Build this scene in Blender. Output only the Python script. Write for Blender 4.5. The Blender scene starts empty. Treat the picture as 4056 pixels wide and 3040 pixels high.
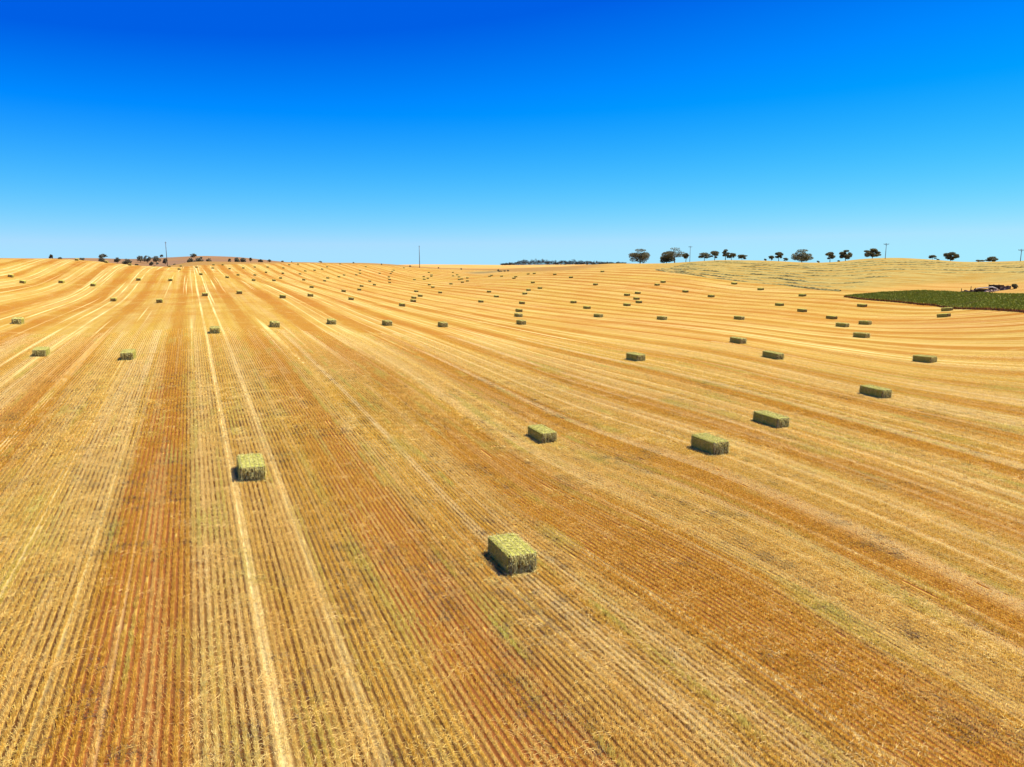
import bpy, math, random
import numpy as np
from mathutils import Vector, Matrix

scene = bpy.context.scene
R = math.radians

# ------------------------------------------------------------------ camera
cam_d = bpy.data.cameras.new("camera")
cam_d.sensor_width = 36.0
cam_d.lens = 25.0
cam_d.clip_start = 0.1
cam_d.clip_end = 20000.0
cam = bpy.data.objects.new("camera", cam_d)
scene.collection.objects.link(cam)
cam.location = (0.0, 0.0, 12.0)
cam.rotation_euler = (R(90.0 - 9.476), 0.0, 0.0)
scene.camera = cam

# ------------------------------------------------------------------ sky, sun, exposure
SUN_AZ, SUN_EL = 66.0, 62.0
world = bpy.data.worlds.new("World")
scene.world = world
world.use_nodes = True
wn = world.node_tree
wn.nodes.clear()
sky = wn.nodes.new("ShaderNodeTexSky")
sky.sky_type = 'NISHITA'
sky.sun_disc = False
sky.sun_elevation = R(SUN_EL)
sky.sun_rotation = R(SUN_AZ)
sky.altitude = 300.0
sky.air_density = 1.0
sky.dust_density = 0.0
sky.ozone_density = 3.0
hs = wn.nodes.new("ShaderNodeHueSaturation")
hs.inputs['Saturation'].default_value = 1.16
hs.inputs['Value'].default_value = 1.0
tint = wn.nodes.new("ShaderNodeMix"); tint.data_type = 'RGBA'; tint.blend_type = 'MULTIPLY'
tint.inputs[0].default_value = 1.0
tint.inputs[7].default_value = (0.47, 0.63, 1.02, 1.0)      # a camera set to vivid: deeper blue overall
bg = wn.nodes.new("ShaderNodeBackground")
bg.inputs['Strength'].default_value = 0.10
wo = wn.nodes.new("ShaderNodeOutputWorld")
wn.links.new(sky.outputs[0], tint.inputs[6])
wn.links.new(tint.outputs[2], hs.inputs['Color'])
gm = wn.nodes.new("ShaderNodeGamma"); gm.inputs[1].default_value = 1.38
wn.links.new(hs.outputs[0], gm.inputs[0])
# vivid grade of the whole sky, channel by channel
sep = wn.nodes.new("ShaderNodeSeparateColor"); comb = wn.nodes.new("ShaderNodeCombineColor")
wn.links.new(gm.outputs[0], sep.inputs[0])
def wmath(op, a, b=0.0):
    q = wn.nodes.new("ShaderNodeMath"); q.operation = op
    for i, val in enumerate((a, b)):
        if isinstance(val, float): q.inputs[i].default_value = val
        else: wn.links.new(val, q.inputs[i])
    return q.outputs[0]
KD, KO = 0.0942, 1.0 / 0.1932
g_ = wmath('MAXIMUM', wmath('ADD', wmath('MULTIPLY', wmath('LOGARITHM', wmath('MAXIMUM', wmath('MULTIPLY', sep.outputs[1], KD), 0.02), math.e), 0.38), 0.855), 0.115)
b_ = wmath('MINIMUM', wmath('ADD', wmath('MULTIPLY', g_, 1.6), 0.60), 1.0)
r_ = wmath('MINIMUM', wmath('MAXIMUM', wmath('MULTIPLY', wmath('SUBTRACT', wmath('MULTIPLY', sep.outputs[0], KD), 0.02), 1.2), 0.0), 0.40)
for i, c_ in enumerate((r_, g_, b_)): wn.links.new(wmath('MULTIPLY', c_, KO), comb.inputs[i])
wn.links.new(comb.outputs[0], bg.inputs['Color'])
wn.links.new(bg.outputs[0], wo.inputs['Surface'])

sun_d = bpy.data.lights.new("sun", 'SUN')
sun_d.energy = 4.9
sun_d.angle = R(0.53)
sun_d.color = (1.0, 0.94, 0.80)
sun = bpy.data.objects.new("sun", sun_d)
scene.collection.objects.link(sun)
to_sun = Vector((math.sin(R(SUN_AZ)) * math.cos(R(SUN_EL)), math.cos(R(SUN_AZ)) * math.cos(R(SUN_EL)), math.sin(R(SUN_EL))))
sun.rotation_euler = to_sun.to_track_quat('Z', 'Y').to_euler()
sun.location = (60, 40, 120)

scene.view_settings.view_transform = 'Standard'
scene.view_settings.look = 'None'
scene.view_settings.exposure = 0.95
scene.view_settings.gamma = 1.0
scene.render.engine = 'CYCLES'

# ------------------------------------------------------------------ survey of the place (metres)
ZT="67 67 66 65 64 62 59 56 53 49 46 42 40 39 41 47 58 75 101 136 183 244 323 421 540 681 842 1018 1200 1376 1527 1632 1672 1634 1512 1302 998 592 77 -548 -1281 -2110 -3020 -3990 -4994 -6013 65 65 64 63 62 60 58 56 53 50 48 46 45 45 49 56 67 84 108 140 182 235 301 381 478 592 722 867 1021 1179 1330 1457 1542 1564 1501 1337 1055 647 112 -542 -1305 -2156 -3076 -4040 -5028 -6025 64 63 62 61 60 58 56 55 53 51 50 49 49 51 56 64 76 93 115 145 182 226 280 343 418 506 607 721 847 984 1130 1277 1407 1491 1493 1375 1111 698 142 -542 -1334 -2208 -3134 -4088 -5054 -6023 61 60 59 58 57 56 55 54 53 52 52 52 54 57 63 72 84 100 122 148 181 218 261 308 363 426 501 587 686 799 931 1086 1258 1411 1485 1412 1155 734 152 -559 -1381 -2273 -3193 -4127 -5058 -5984 59 58 57 56 55 54 53 52 52 52 53 55 58 63 70 79 91 107 127 150 179 210 244 279 317 360 412 475 548 636 746 892 1093 1321 1468 1417 1169 734 127 -610 -1457 -2349 -3249 -4141 -5017 -5885 56 55 54 53 52 51 51 51 51 52 54 57 62 67 75 85 98 113 130 151 175 202 231 257 284 313 348 388 440 508 600 727 935 1229 1453 1420 1168 719 98 -653 -1511 -2395 -3260 -4095 -4906 -5705 53 51 50 49 48 48 48 49 50 52 55 59 64 71 80 90 103 117 133 151 171 193 217 242 266 289 311 334 365 419 513 652 854 1146 1420 1407 1159 718 124 -613 -1447 -2324 -3161 -3942 -4694 -5433 49 47 46 45 44 44 45 46 47 50 54 59 66 73 83 94 106 120 135 151 167 185 208 236 261 283 299 312 329 370 474 630 840 1101 1327 1325 1131 766 278 -375 -1121 -2002 -2849 -3627 -4356 -5068 45 43 41 40 40 40 41 42 44 48 52 58 66 74 84 95 108 122 137 152 168 186 210 241 267 289 306 320 333 368 466 618 810 1013 1163 1202 1120 899 604 181 -418 -1287 -2204 -3103 -3872 -4622 39 37 36 35 34 35 36 37 40 44 49 56 64 73 84 95 108 122 137 154 174 198 226 255 278 297 317 341 358 395 479 607 760 906 1019 1089 1107 1064 1005 919 529 -320 -1293 -2314 -3233 -4124 33 31 30 29 29 29 30 32 35 39 45 52 61 71 82 93 106 120 136 156 179 208 241 269 285 300 321 346 374 415 487 588 700 800 887 975 1071 1178 1302 1403 1132 437 -460 -1495 -2564 -3622 26 25 24 23 23 23 24 26 29 33 39 46 56 66 78 89 102 117 134 154 179 209 240 266 277 291 314 345 383 428 485 556 629 693 760 856 1002 1191 1374 1434 1229 813 86 -887 -2010 -3174 19 19 18 18 17 17 18 20 23 26 32 39 49 59 71 83 96 111 129 149 172 197 220 238 251 269 297 334 378 422 463 507 550 587 637 728 888 1100 1301 1398 1313 1020 419 -468 -1564 -2754 14 13 13 12 12 12 12 14 16 20 25 32 40 50 62 74 87 103 120 139 158 177 193 205 217 238 269 309 352 387 415 441 467 483 519 598 742 950 1178 1366 1416 1182 658 -139 -1153 -2298 9 9 8 8 7 7 7 8 10 12 17 23 31 40 51 63 76 91 107 124 140 154 165 174 185 203 234 271 306 331 347 357 366 377 407 470 587 779 1031 1289 1438 1309 886 190 -718 -1756 6 5 5 4 3 3 2 3 3 5 9 14 20 28 38 50 62 77 91 106 119 131 140 149 158 170 197 225 249 264 267 265 263 273 296 344 445 618 863 1141 1359 1391 1130 539 -265 -1153 4 3 2 1 0 -1 -2 -2 -2 -1 1 4 9 16 24 35 47 59 73 86 98 109 119 128 137 148 163 177 187 191 184 175 170 174 187 220 299 447 668 939 1213 1398 1342 827 119 -641 2 1 0 -1 -2 -3 -5 -6 -7 -8 -7 -6 -2 2 9 18 29 41 53 66 78 89 100 110 120 128 132 132 126 115 105 94 86 83 88 108 165 285 477 727 1015 1255 1285 918 340 -288 2 0 -1 -2 -4 -5 -7 -9 -11 -13 -14 -15 -14 -11 -6 1 10 21 33 46 59 71 83 95 103 107 102 91 74 55 43 28 17 10 14 27 74 173 333 554 814 1034 1067 817 357 -160 1 0 -1 -3 -5 -7 -9 -12 -15 -18 -21 -23 -25 -24 -22 -16 -9 2 14 27 41 55 68 79 85 85 73 56 35 16 -2 -20 -33 -33 -20 -4 50 136 266 450 671 857 866 636 209 -292 1 0 -2 -3 -5 -7 -10 -14 -18 -22 -26 -31 -34 -36 -36 -33 -27 -17 -4 11 26 41 54 63 66 61 45 25 4 -15 -32 -56 -67 -52 -13 43 104 175 287 449 642 791 777 467 -55 -661 2 0 -1 -3 -5 -8 -11 -15 -19 -25 -31 -37 -42 -46 -48 -48 -43 -33 -19 -3 15 30 42 48 47 38 20 -3 -26 -44 -61 -87 -89 -50 30 123 203 285 396 547 710 796 700 259 -412 -1168 2 0 -1 -3 -5 -8 -11 -15 -20 -26 -33 -40 -46 -52 -56 -58 -56 -46 -30 -12 7 22 32 36 32 20 1 -26 -52 -75 -99 -116 -90 -18 99 232 339 443 572 721 844 809 473 -83 -851 -1707 2 1 -1 -3 -5 -7 -11 -15 -20 -26 -33 -40 -47 -54 -59 -63 -63 -53 -35 -15 3 17 25 27 21 8 -13 -40 -70 -98 -120 -120 -68 34 177 341 496 644 787 909 963 801 286 -469 -1358 -2296 2 1 -1 -3 -5 -7 -10 -14 -19 -24 -31 -37 -45 -51 -57 -60 -58 -49 -32 -14 3 16 23 22 15 0 -21 -48 -78 -106 -122 -105 -36 86 255 459 668 862 1005 1055 972 618 -47 -929 -1927 -2942 2 1 -1 -2 -4 -7 -9 -13 -17 -22 -27 -33 -39 -45 -49 -50 -46 -37 -23 -7 8 18 23 21 13 -3 -24 -50 -79 -105 -114 -87 -5 136 329 580 838 1060 1186 1125 849 323 -459 -1434 -2517 -3603 2 1 -1 -2 -4 -6 -9 -12 -15 -19 -23 -28 -32 -36 -37 -36 -32 -23 -11 2 14 23 27 23 14 -3 -24 -51 -81 -107 -110 -71 22 189 419 700 977 1198 1295 1132 686 12 -874 -1925 -3064 -4228 2 0 -1 -2 -4 -6 -8 -10 -13 -16 -19 -22 -24 -25 -25 -22 -17 -9 0 11 21 29 31 27 16 -1 -24 -52 -85 -109 -105 -54 49 241 509 811 1085 1262 1266 1009 477 -291 -1254 -2364 -3561 -4786 1 0 -1 -2 -3 -5 -7 -9 -10 -12 -14 -15 -15 -15 -12 -9 -4 2 9 17 26 33 35 31 19 1 -23 -52 -86 -109 -104 -50 72 283 582 911 1187 1304 1214 864 263 -564 -1578 -2729 -3968 -5222 1 0 -1 -2 -3 -4 -6 -7 -8 -9 -9 -9 -8 -6 -2 3 6 10 14 20 26 33 36 33 21 0 -26 -56 -86 -107 -101 -48 79 306 632 1004 1316 1390 1188 743 75 -795 -1837 -3007 -4251 -5500 1 0 -1 -2 -3 -4 -4 -5 -6 -6 -5 -4 -2 1 5 9 12 12 13 17 23 29 33 32 20 -5 -33 -61 -86 -101 -92 -40 82 303 647 1074 1417 1465 1166 641 -81 -981 -2037 -3204 -4429 -5667 0 0 -1 -2 -2 -3 -3 -4 -4 -3 -2 -1 2 4 7 9 9 8 9 11 15 19 22 23 10 -17 -46 -70 -87 -92 -74 -19 99 311 671 1112 1433 1429 1101 539 -214 -1131 -2195 -3351 -4550 -5764 0 0 -1 -1 -2 -2 -3 -3 -2 -2 -1 1 3 5 6 6 4 1 0 2 3 4 3 0 -13 -36 -64 -86 -98 -91 -53 10 148 392 764 1149 1407 1346 1003 431 -333 -1261 -2327 -3471 -4642 -5821 0 0 -1 -1 -1 -2 -2 -2 -1 -1 0 1 2 2 2 0 -3 -6 -8 -9 -10 -11 -15 -22 -34 -55 -80 -102 -112 -101 -53 41 226 535 895 1195 1334 1253 908 335 -433 -1366 -2427 -3565 -4707 -5854 1 0 0 -1 -1 -1 -1 -1 -1 -1 -1 -1 -1 -2 -4 -6 -10 -13 -17 -20 -23 -27 -32 -39 -49 -65 -88 -112 -121 -110 -51 90 332 670 1030 1297 1339 1215 852 268 -504 -1436 -2489 -3611 -4739 -5871 1 1 0 0 0 -1 -1 -1 -2 -2 -3 -4 -5 -8 -10 -14 -18 -22 -26 -30 -35 -41 -46 -51 -57 -64 -83 -109 -124 -113 -44 130 409 759 1130 1438 1500 1259 831 225 -550 -1480 -2523 -3627 -4750 -5877 2 1 1 1 0 0 -1 -2 -3 -4 -6 -8 -11 -15 -18 -22 -26 -30 -35 -40 -45 -50 -56 -59 -59 -60 -68 -84 -97 -88 -17 168 457 807 1173 1488 1542 1268 811 188 -591 -1522 -2558 -3647 -4759 -5873 2 2 2 1 1 0 -1 -3 -5 -7 -10 -14 -18 -23 -27 -32 -36 -40 -44 -48 -51 -54 -57 -58 -51 -42 -36 -33 -30 -27 21 213 498 835 1171 1421 1451 1206 763 137 -650 -1583 -2615 -3690 -4772 -5857 3 3 3 2 1 0 -2 -4 -7 -11 -15 -20 -26 -32 -38 -43 -47 -50 -53 -54 -54 -52 -48 -40 -25 -6 15 37 61 71 114 299 554 854 1144 1322 1325 1126 703 80 -715 -1647 -2672 -3729 -4776 -5822 4 4 3 3 1 0 -3 -6 -10 -15 -20 -27 -35 -42 -49 -55 -59 -61 -61 -59 -53 -43 -29 -9 17 49 84 123 164 212 298 453 661 909 1160 1335 1327 1094 658 31 -763 -1690 -2700 -3733 -4751 -5764 6 5 4 3 2 -1 -4 -8 -13 -19 -26 -35 -44 -53 -61 -67 -71 -72 -69 -62 -49 -30 -4 30 71 120 174 234 302 391 507 657 840 1046 1247 1389 1349 1078 621 -12 -799 -1711 -2699 -3705 -4694 -5676 7 6 5 4 2 -1 -4 -9 -16 -23 -32 -43 -54 -64 -74 -81 -84 -84 -77 -64 -44 -14 26 75 135 205 283 372 474 595 733 886 1051 1217 1359 1426 1334 1040 571 -62 -832 -1718 -2674 -3647 -4603 -5555 8 7 6 4 2 -1 -5 -11 -19 -27 -38 -50 -63 -76 -87 -95 -98 -95 -85 -66 -37 4 58 125 206 301 409 531 667 815 970 1123 1267 1387 1457 1439 1285 966 490 -131 -876 -1720 -2627 -3556 -4483 -5407 9 8 7 5 2 -1 -6 -13 -21 -32 -44 -58 -73 -88 -100 -109 -112 -107 -93 -68 -30 22 91 177 281 404 545 701 870 1043 1212 1362 1479 1546 1541 1440 1221 871 389 -215 -926 -1720 -2571 -3453 -4345 -5240 9 9 7 6 3 -1 -7 -15 -24 -36 -50 -66 -83 -100 -114 -123 -125 -119 -101 -70 -23 41 125 230 358 510 684 875 1076 1275 1456 1600 1687 1699 1619 1440 1157 772 283 -304 -977 -1719 -2515 -3347 -4202 -5064"
NA,NS,S0,S1=45,46,2.0794415416798357,7.090076835776092
BALES=[(-14.18,37.3,-23.3,0.2451,0.6276),(-0.02,28.46,-22.5,0.5003,0.7507),(2.2,50.74,-22.2,0.5296,0.578),(12.84,44.89,-21.3,0.6934,0.5938),(19.74,53.08,-22.6,0.7528,0.5582),(34.91,67.29,-21.5,0.8548,0.5194),(-148.74,213.37,-26.8,0.0105,0.3615),(-136.95,200.95,-24.2,0.0221,0.3694),(-135.16,215.45,-21.3,0.0601,0.3691),(-123.33,211.39,-23.1,0.0912,0.3732),(-122.33,235.48,-21.6,0.1355,0.3659),(-114.21,240.23,-26.3,0.1665,0.3665),(-128.18,296.38,-24.2,0.1962,0.3588),(-115.69,291.89,-25.5,0.2218,0.3627),(-94.9,170.46,-23.7,0.1112,0.393),(-79.72,161.79,-23.6,0.156,0.3952),(-78.67,183.53,-26.9,0.2003,0.3861),(-74.26,106.92,-25.7,0.0173,0.4228),(-51.28,76.95,-25.3,0.0401,0.4652),(-41.7,76.76,-21.5,0.1253,0.4695),(-41.1,98.21,-22.4,0.2098,0.4351),(-180.94,300.07,-26.0,0.075,0.3398),(-173.86,309.1,-22.2,0.1038,0.3428),(-168.81,318.38,-26.2,0.1268,0.3462),(-154.13,333.47,-23.3,0.175,0.3519),(-182.51,383.84,-26.2,0.1654,0.3481),(-173.5,396.26,-27.0,0.192,0.3492),(-188.68,410.81,-21.8,0.1768,0.3477),(-164.77,396.61,-25.7,0.2078,0.3504),(-185.26,447.48,-25.7,0.2086,0.346),(-181.54,452.36,-21.1,0.2175,0.346),(-159.17,405.97,-21.8,0.2243,0.3511),(-159.73,428.36,-25.3,0.2377,0.3502),(-161.66,452.84,-21.2,0.2489,0.349),(-159.7,470.95,-23.8,0.2615,0.3489),(-152.59,480.88,-22.9,0.2768,0.35),(-166.45,538.81,-25.8,0.2826,0.3459),(-167.07,563.2,-21.4,0.2912,0.345),(-128.39,337.03,-22.9,0.2325,0.3594),(-127.8,357.47,-21.2,0.249,0.3595),(-137.77,403.16,-21.6,0.2599,0.3559),(-131.36,412.52,-25.2,0.2763,0.3572),(-125.97,427.42,-24.8,0.293,0.358),(-135.28,471.13,-26.0,0.2982,0.354),(-134.92,492.04,-26.1,0.3073,0.3532),(-136.56,518.05,-26.6,0.3146,0.3515),(-143.42,559.09,-25.2,0.3195,0.3485),(-153.14,642.34,-23.4,0.3322,0.3447),(-128.1,631.28,-27.0,0.3572,0.3484),(-118.16,559.32,-22.9,0.3515,0.3531),(-109.29,517.08,-25.0,0.3515,0.3569),(-106.09,489.93,-25.1,0.348,0.359),(-109.81,470.51,-22.1,0.3361,0.3593),(-106.08,440.57,-24.1,0.331,0.3616),(-103.09,286.59,-25.1,0.2477,0.3665),(-102.16,308.24,-24.1,0.2675,0.3668),(-112.6,349.68,-22.8,0.2741,0.3635),(-102.93,355.11,-26.7,0.2967,0.3658),(-95.91,367.63,-21.1,0.3171,0.3671),(-105.03,409.74,-26.9,0.3201,0.3633),(-83.49,421.63,-22.5,0.3612,0.3674),(-71.68,373.73,-21.9,0.3656,0.3723),(-71.12,339.12,-26.9,0.3531,0.3741),(-62.12,291.51,-22.3,0.3509,0.3789),(-61.11,259.98,-24.8,0.3355,0.381),(-75.2,269.01,-23.5,0.3042,0.3756),(-73.15,192.24,-26.9,0.2338,0.3833),(-58.28,181.8,-26.7,0.276,0.3891),(-56.39,200.21,-25.9,0.3031,0.3869),(-45.75,203.25,-21.3,0.3428,0.3914),(-37.75,113.06,-25.8,0.2682,0.4269),(-31.83,125.48,-22.5,0.3238,0.423),(-100.57,546.69,-21.4,0.3708,0.357),(-94.35,559.67,-21.3,0.3816,0.3573),(-98.05,588.83,-24.9,0.383,0.355),(-101.96,620.53,-24.9,0.3845,0.3528),(-102.76,685.2,-23.9,0.3945,0.3498),(-86.62,505.7,-22.3,0.3798,0.3618),(-80.02,469.46,-26.4,0.3804,0.3652),(-72.83,427.47,-22.5,0.3806,0.369),(-66.52,490.01,-22.2,0.4048,0.3654),(-66.83,544.7,-21.8,0.4139,0.3614),(-61.31,501.59,-26.8,0.4142,0.3648),(-60.74,518.65,-21.3,0.4178,0.3636),(-72.06,623.69,-26.5,0.4188,0.3559),(-64.74,579.16,-25.0,0.4215,0.3591),(-62.28,555.06,-23.3,0.4212,0.3609),(-48.21,418.19,-21.5,0.4192,0.3722),(-42.2,382.51,-25.0,0.4227,0.3755),(-52.34,637.37,-21.5,0.4423,0.3557),(-46.25,564.76,-23.7,0.4425,0.3604),(-44.46,583.41,-25.1,0.4465,0.359),(-40.03,542.93,-25.1,0.4483,0.3617),(-36.13,491.99,-25.9,0.4485,0.3653),(-34.87,501.28,-26.5,0.4512,0.3645),(-30.6,443.47,-26.1,0.4516,0.3687),(-31.96,514.55,-22.9,0.4564,0.3632),(-28.48,458.86,-21.0,0.4565,0.3672),(-36.19,425.54,-26.0,0.4404,0.3709),(-42.83,320.32,-26.7,0.4065,0.381),(-31.64,315.69,-21.1,0.4299,0.3826),(-35.05,273.08,-23.8,0.4103,0.3871),(-34.72,252.98,-24.6,0.4041,0.3896),(-31.39,227.02,-25.6,0.4035,0.394),(-30.14,195.78,-23.4,0.3926,0.3998),(-10.7,245.68,-22.0,0.4696,0.3946),(-6.29,287.43,-24.3,0.4847,0.3879),(-10.37,324.04,-24.5,0.4776,0.3815),(-22.46,127.91,-26.7,0.3781,0.425),(-12.71,130.5,-21.5,0.4324,0.4269),(-16.05,519.44,-26.8,0.4783,0.3609),(-15.15,533.4,-24.0,0.4801,0.3598),(-7.12,498.83,-22.0,0.49,0.3609),(1.25,442.39,-26.2,0.502,0.3635),(2.46,463.43,-22.6,0.5037,0.3616),(10.98,486.13,-21.3,0.5159,0.358),(14.97,482.92,-23.2,0.5218,0.3573),(25.95,434.94,-22.3,0.5419,0.3585),(32.2,391.93,-26.4,0.5577,0.3625),(10.94,375.84,-24.4,0.5204,0.3693),(13.01,332.64,-26.1,0.5274,0.3767),(7.47,323.86,-21.9,0.5162,0.3793),(5.42,302.33,-25.2,0.5125,0.3841),(3.4,244.52,-24.3,0.5097,0.3966),(1.91,196.18,-21.0,0.5068,0.4071),(1.57,173.69,-21.9,0.5063,0.4135),(1.89,146.32,-21.1,0.509,0.4236),(38.96,334.65,-24.3,0.5816,0.3719),(51.95,413.35,-24.1,0.5883,0.3549),(21.23,246.78,-22.6,0.5601,0.3956),(22.74,216.53,-24.1,0.5732,0.403),(21.36,176.06,-25.3,0.5844,0.414),(44.33,275.78,-24.6,0.6124,0.3858),(36.92,229.37,-26.1,0.6123,0.3991),(49.68,282.94,-24.7,0.6228,0.3833),(44.75,257.07,-21.1,0.6216,0.3909),(42.85,241.36,-21.2,0.6239,0.3954),(63.57,314.22,-23.2,0.6418,0.3724),(68.28,324.45,-24.0,0.6475,0.3686),(68.45,282.81,-25.0,0.6694,0.3813),(73.03,262.5,-26.5,0.6944,0.3877),(95.8,309.45,-25.4,0.717,0.3708),(35.15,166.87,-22.3,0.6465,0.4174),(54.12,169.64,-21.8,0.7219,0.4172),(97.85,282.04,-24.8,0.7429,0.3783),(100.58,247.87,-22.3,0.7837,0.3866),(81.86,218.62,-22.4,0.7612,0.3991),(80.32,197.53,-22.8,0.7833,0.407),(79.05,176.15,-23.0,0.8121,0.4163),(71.35,153.53,-22.4,0.8227,0.4268),(79.25,159.62,-24.8,0.8449,0.4238),(62.34,126.51,-22.8,0.8414,0.4409),(102.35,208.77,-25.3,0.8419,0.4003),(110.87,181.74,-24.1,0.9251,0.4057),(98.66,162.74,-22.4,0.9218,0.4139),(54.17,92.55,-22.9,0.9033,0.4734),(34.0,92.03,-25.2,0.7548,0.4688),(34.78,109.01,-21.3,0.7208,0.4484),(15.39,87.78,-23.1,0.6209,0.4714)]
TREES=[('R','round',92.9,523.2,12.9,9.6,16.5),('R','round',105.1,490.4,13.07,6.9,11.9),('R','umbrella',109.1,483.8,13.3,9.2,13.6),('R','umbrella',114.6,475.7,13.73,5.3,5.0),('R','umbrella',124.2,466.0,14.43,4.8,9.0),('R','umbrella',129.7,462.1,14.76,5.4,6.8),('R','umbrella',135.2,457.3,14.89,6.1,5.6),('R','umbrella',138.1,454.1,14.87,4.0,5.4),('R','umbrella',143.0,449.0,14.76,3.1,6.4),('R','bush',153.2,436.9,14.4,1.5,1.8),('R','umbrella',155.9,433.9,14.27,2.8,3.8),('R','umbrella',159.2,430.8,14.09,4.9,5.0),('R','umbrella',162.4,428.4,13.87,2.0,3.2),('R','round',169.3,421.4,13.38,6.9,12.5),('R','bush',173.1,408.2,13.21,1.2,2.1),('R','umbrella',174.1,395.1,13.35,5.0,5.8),('R','open',179.8,389.2,14.07,5.2,8.5),('R','bush',176.6,390.2,13.68,1.0,1.5),('R','open',192.2,385.1,15.35,4.7,10.0),('R','umbrella',214.4,368.1,14.56,2.1,4.6),('R','bush',216.3,366.5,14.34,0.6,1.7),('R','open',220.2,362.3,13.82,4.0,8.4),('R','bush',229.6,353.5,13.41,1.4,4.5),('R','round',233.2,350.4,13.51,2.2,5.8),('L','open',-688.6,1078.2,20.93,6.1,5.2),('L','bush',-663.4,1059.4,19.86,4.0,8.3),('L','bush',-615.3,1033.2,18.06,4.7,10.6),('L','open',-637.6,1126.0,21.71,6.9,12.4),('L','round',-565.6,995.5,15.54,6.1,9.5),('L','round',-546.2,999.2,14.93,6.9,8.5),('L','round',-498.0,933.0,12.13,7.5,11.3),('L','bush',-466.3,897.0,10.76,2.9,4.8),('L','round',-534.3,1038.3,16.09,8.7,11.4),('L','round',-515.2,1019.1,15.52,9.2,10.5),('L','round',-500.2,1015.5,15.68,8.4,11.2),('L','umbrella',-566.8,1168.5,23.41,4.6,5.2),('L','round',-459.1,954.7,13.09,7.1,6.8),('L','umbrella',-423.8,847.8,9.36,6.1,5.4),('L','bush',-416.6,838.9,9.1,2.3,3.9),('L','bush',-460.5,933.7,12.32,3.3,5.0),('L','bush',-410.6,877.9,10.27,3.4,6.2),('L','round',-508.1,1152.2,23.72,5.8,9.4),('L','bush',-411.0,906.6,11.37,4.8,10.0),('L','round',-438.7,984.3,14.72,6.1,8.7),('L','round',-406.0,934.1,12.48,8.3,13.9),('L','bush',-473.5,1100.5,20.73,3.4,5.1),('L','round',-399.5,952.9,13.09,7.3,8.5),('L','bush',-398.0,935.2,12.48,3.2,10.0),('L','umbrella',-385.9,985.7,13.7,6.4,4.2),('L','round',-388.6,1019.1,14.82,7.0,9.0),('L','round',-385.4,1034.6,14.86,6.7,8.8),('L','umbrella',-385.4,1064.4,15.31,6.8,5.1),('L','round',-386.7,1110.1,15.95,4.2,7.5),('L','round',-387.5,1152.7,16.38,3.9,6.1),('L','bush',-390.5,1228.4,16.88,2.3,7.0),('M','bush',-190.5,624.0,14.16,1.2,1.3),('M','bush',-178.0,670.8,14.09,1.7,4.8),('M','bush',-156.2,708.8,13.48,1.8,2.5),('M','bush',-131.0,722.2,12.0,1.8,2.1),('M','bush',-103.9,733.8,9.83,2.1,2.5),('M','bush',-75.7,744.4,8.15,1.9,2.4),('M','bush',-50.7,718.8,7.16,2.0,2.0),('M','bush',-12.0,631.8,6.59,2.1,2.1),('M','bush',-10.0,609.4,6.21,1.5,4.1),('M','bush',-6.0,601.7,6.39,1.6,3.8),('M','bush',-3.2,600.3,6.61,1.7,1.9)]
POLES=[(-253.8, 530.8, 10.89, 17.9), (-94.0, 733.3, 9.06, 22.1), (110.6, 448.9, 13.71, 9.8), (181.9, 351.9, 14.92, 7.5), (222.2, 315.4, 13.47, 5.4)]
HILL_A=[(-40.34,20.89),(-35.35,21.51),(-33.16,21.57),(-32.0,22.12),(-30.54,22.43),(-29.73,22.13),(-28.36,21.24),(-27.5,21.15),(-26.2,23.27),(-25.45,23.74),(-23.96,25.93),(-23.05,26.64),(-22.12,26.12),(-20.86,25.11),(-20.11,23.37),(-18.66,19.86),(-17.69,17.35),(-16.17,14.59),(-14.31,12.0),(-11.45,8.48)]
HILL_B=[(-17.1,7.64),(-14.31,9.79),(-11.45,10.88),(-9.31,12.0),(-7.15,13.13),(-4.57,12.57),(-0.56,11.71),(1.44,12.28),(5.44,13.13),(7.42,12.57),(11.33,10.88),(16.99,6.55)]
EDGE=[(-25.61,410.6),(-23.53,478.5),(-21.56,498.5),(-19.26,548.3),(-16.72,614.9),(-14.3,650.4),(-11.44,706.9),(-9.31,719.4),(-7.35,730.5),(-4.97,730.5),(-2.57,695.1),(-0.56,601.7),(1.45,532.3),(4.45,469.4),(7.43,455.3)]
WLINE=[(10.62,411.6),(11.51,395.1),(13.76,364.7),(16.32,341.5),(18.15,330.8),(20.33,314.0),(22.97,287.7),(25.02,272.0),(26.12,274.4),(28.34,279.8),(30.47,283.6),(32.66,282.2),(35.5,262.8),(38.01,228.6)]
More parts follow.
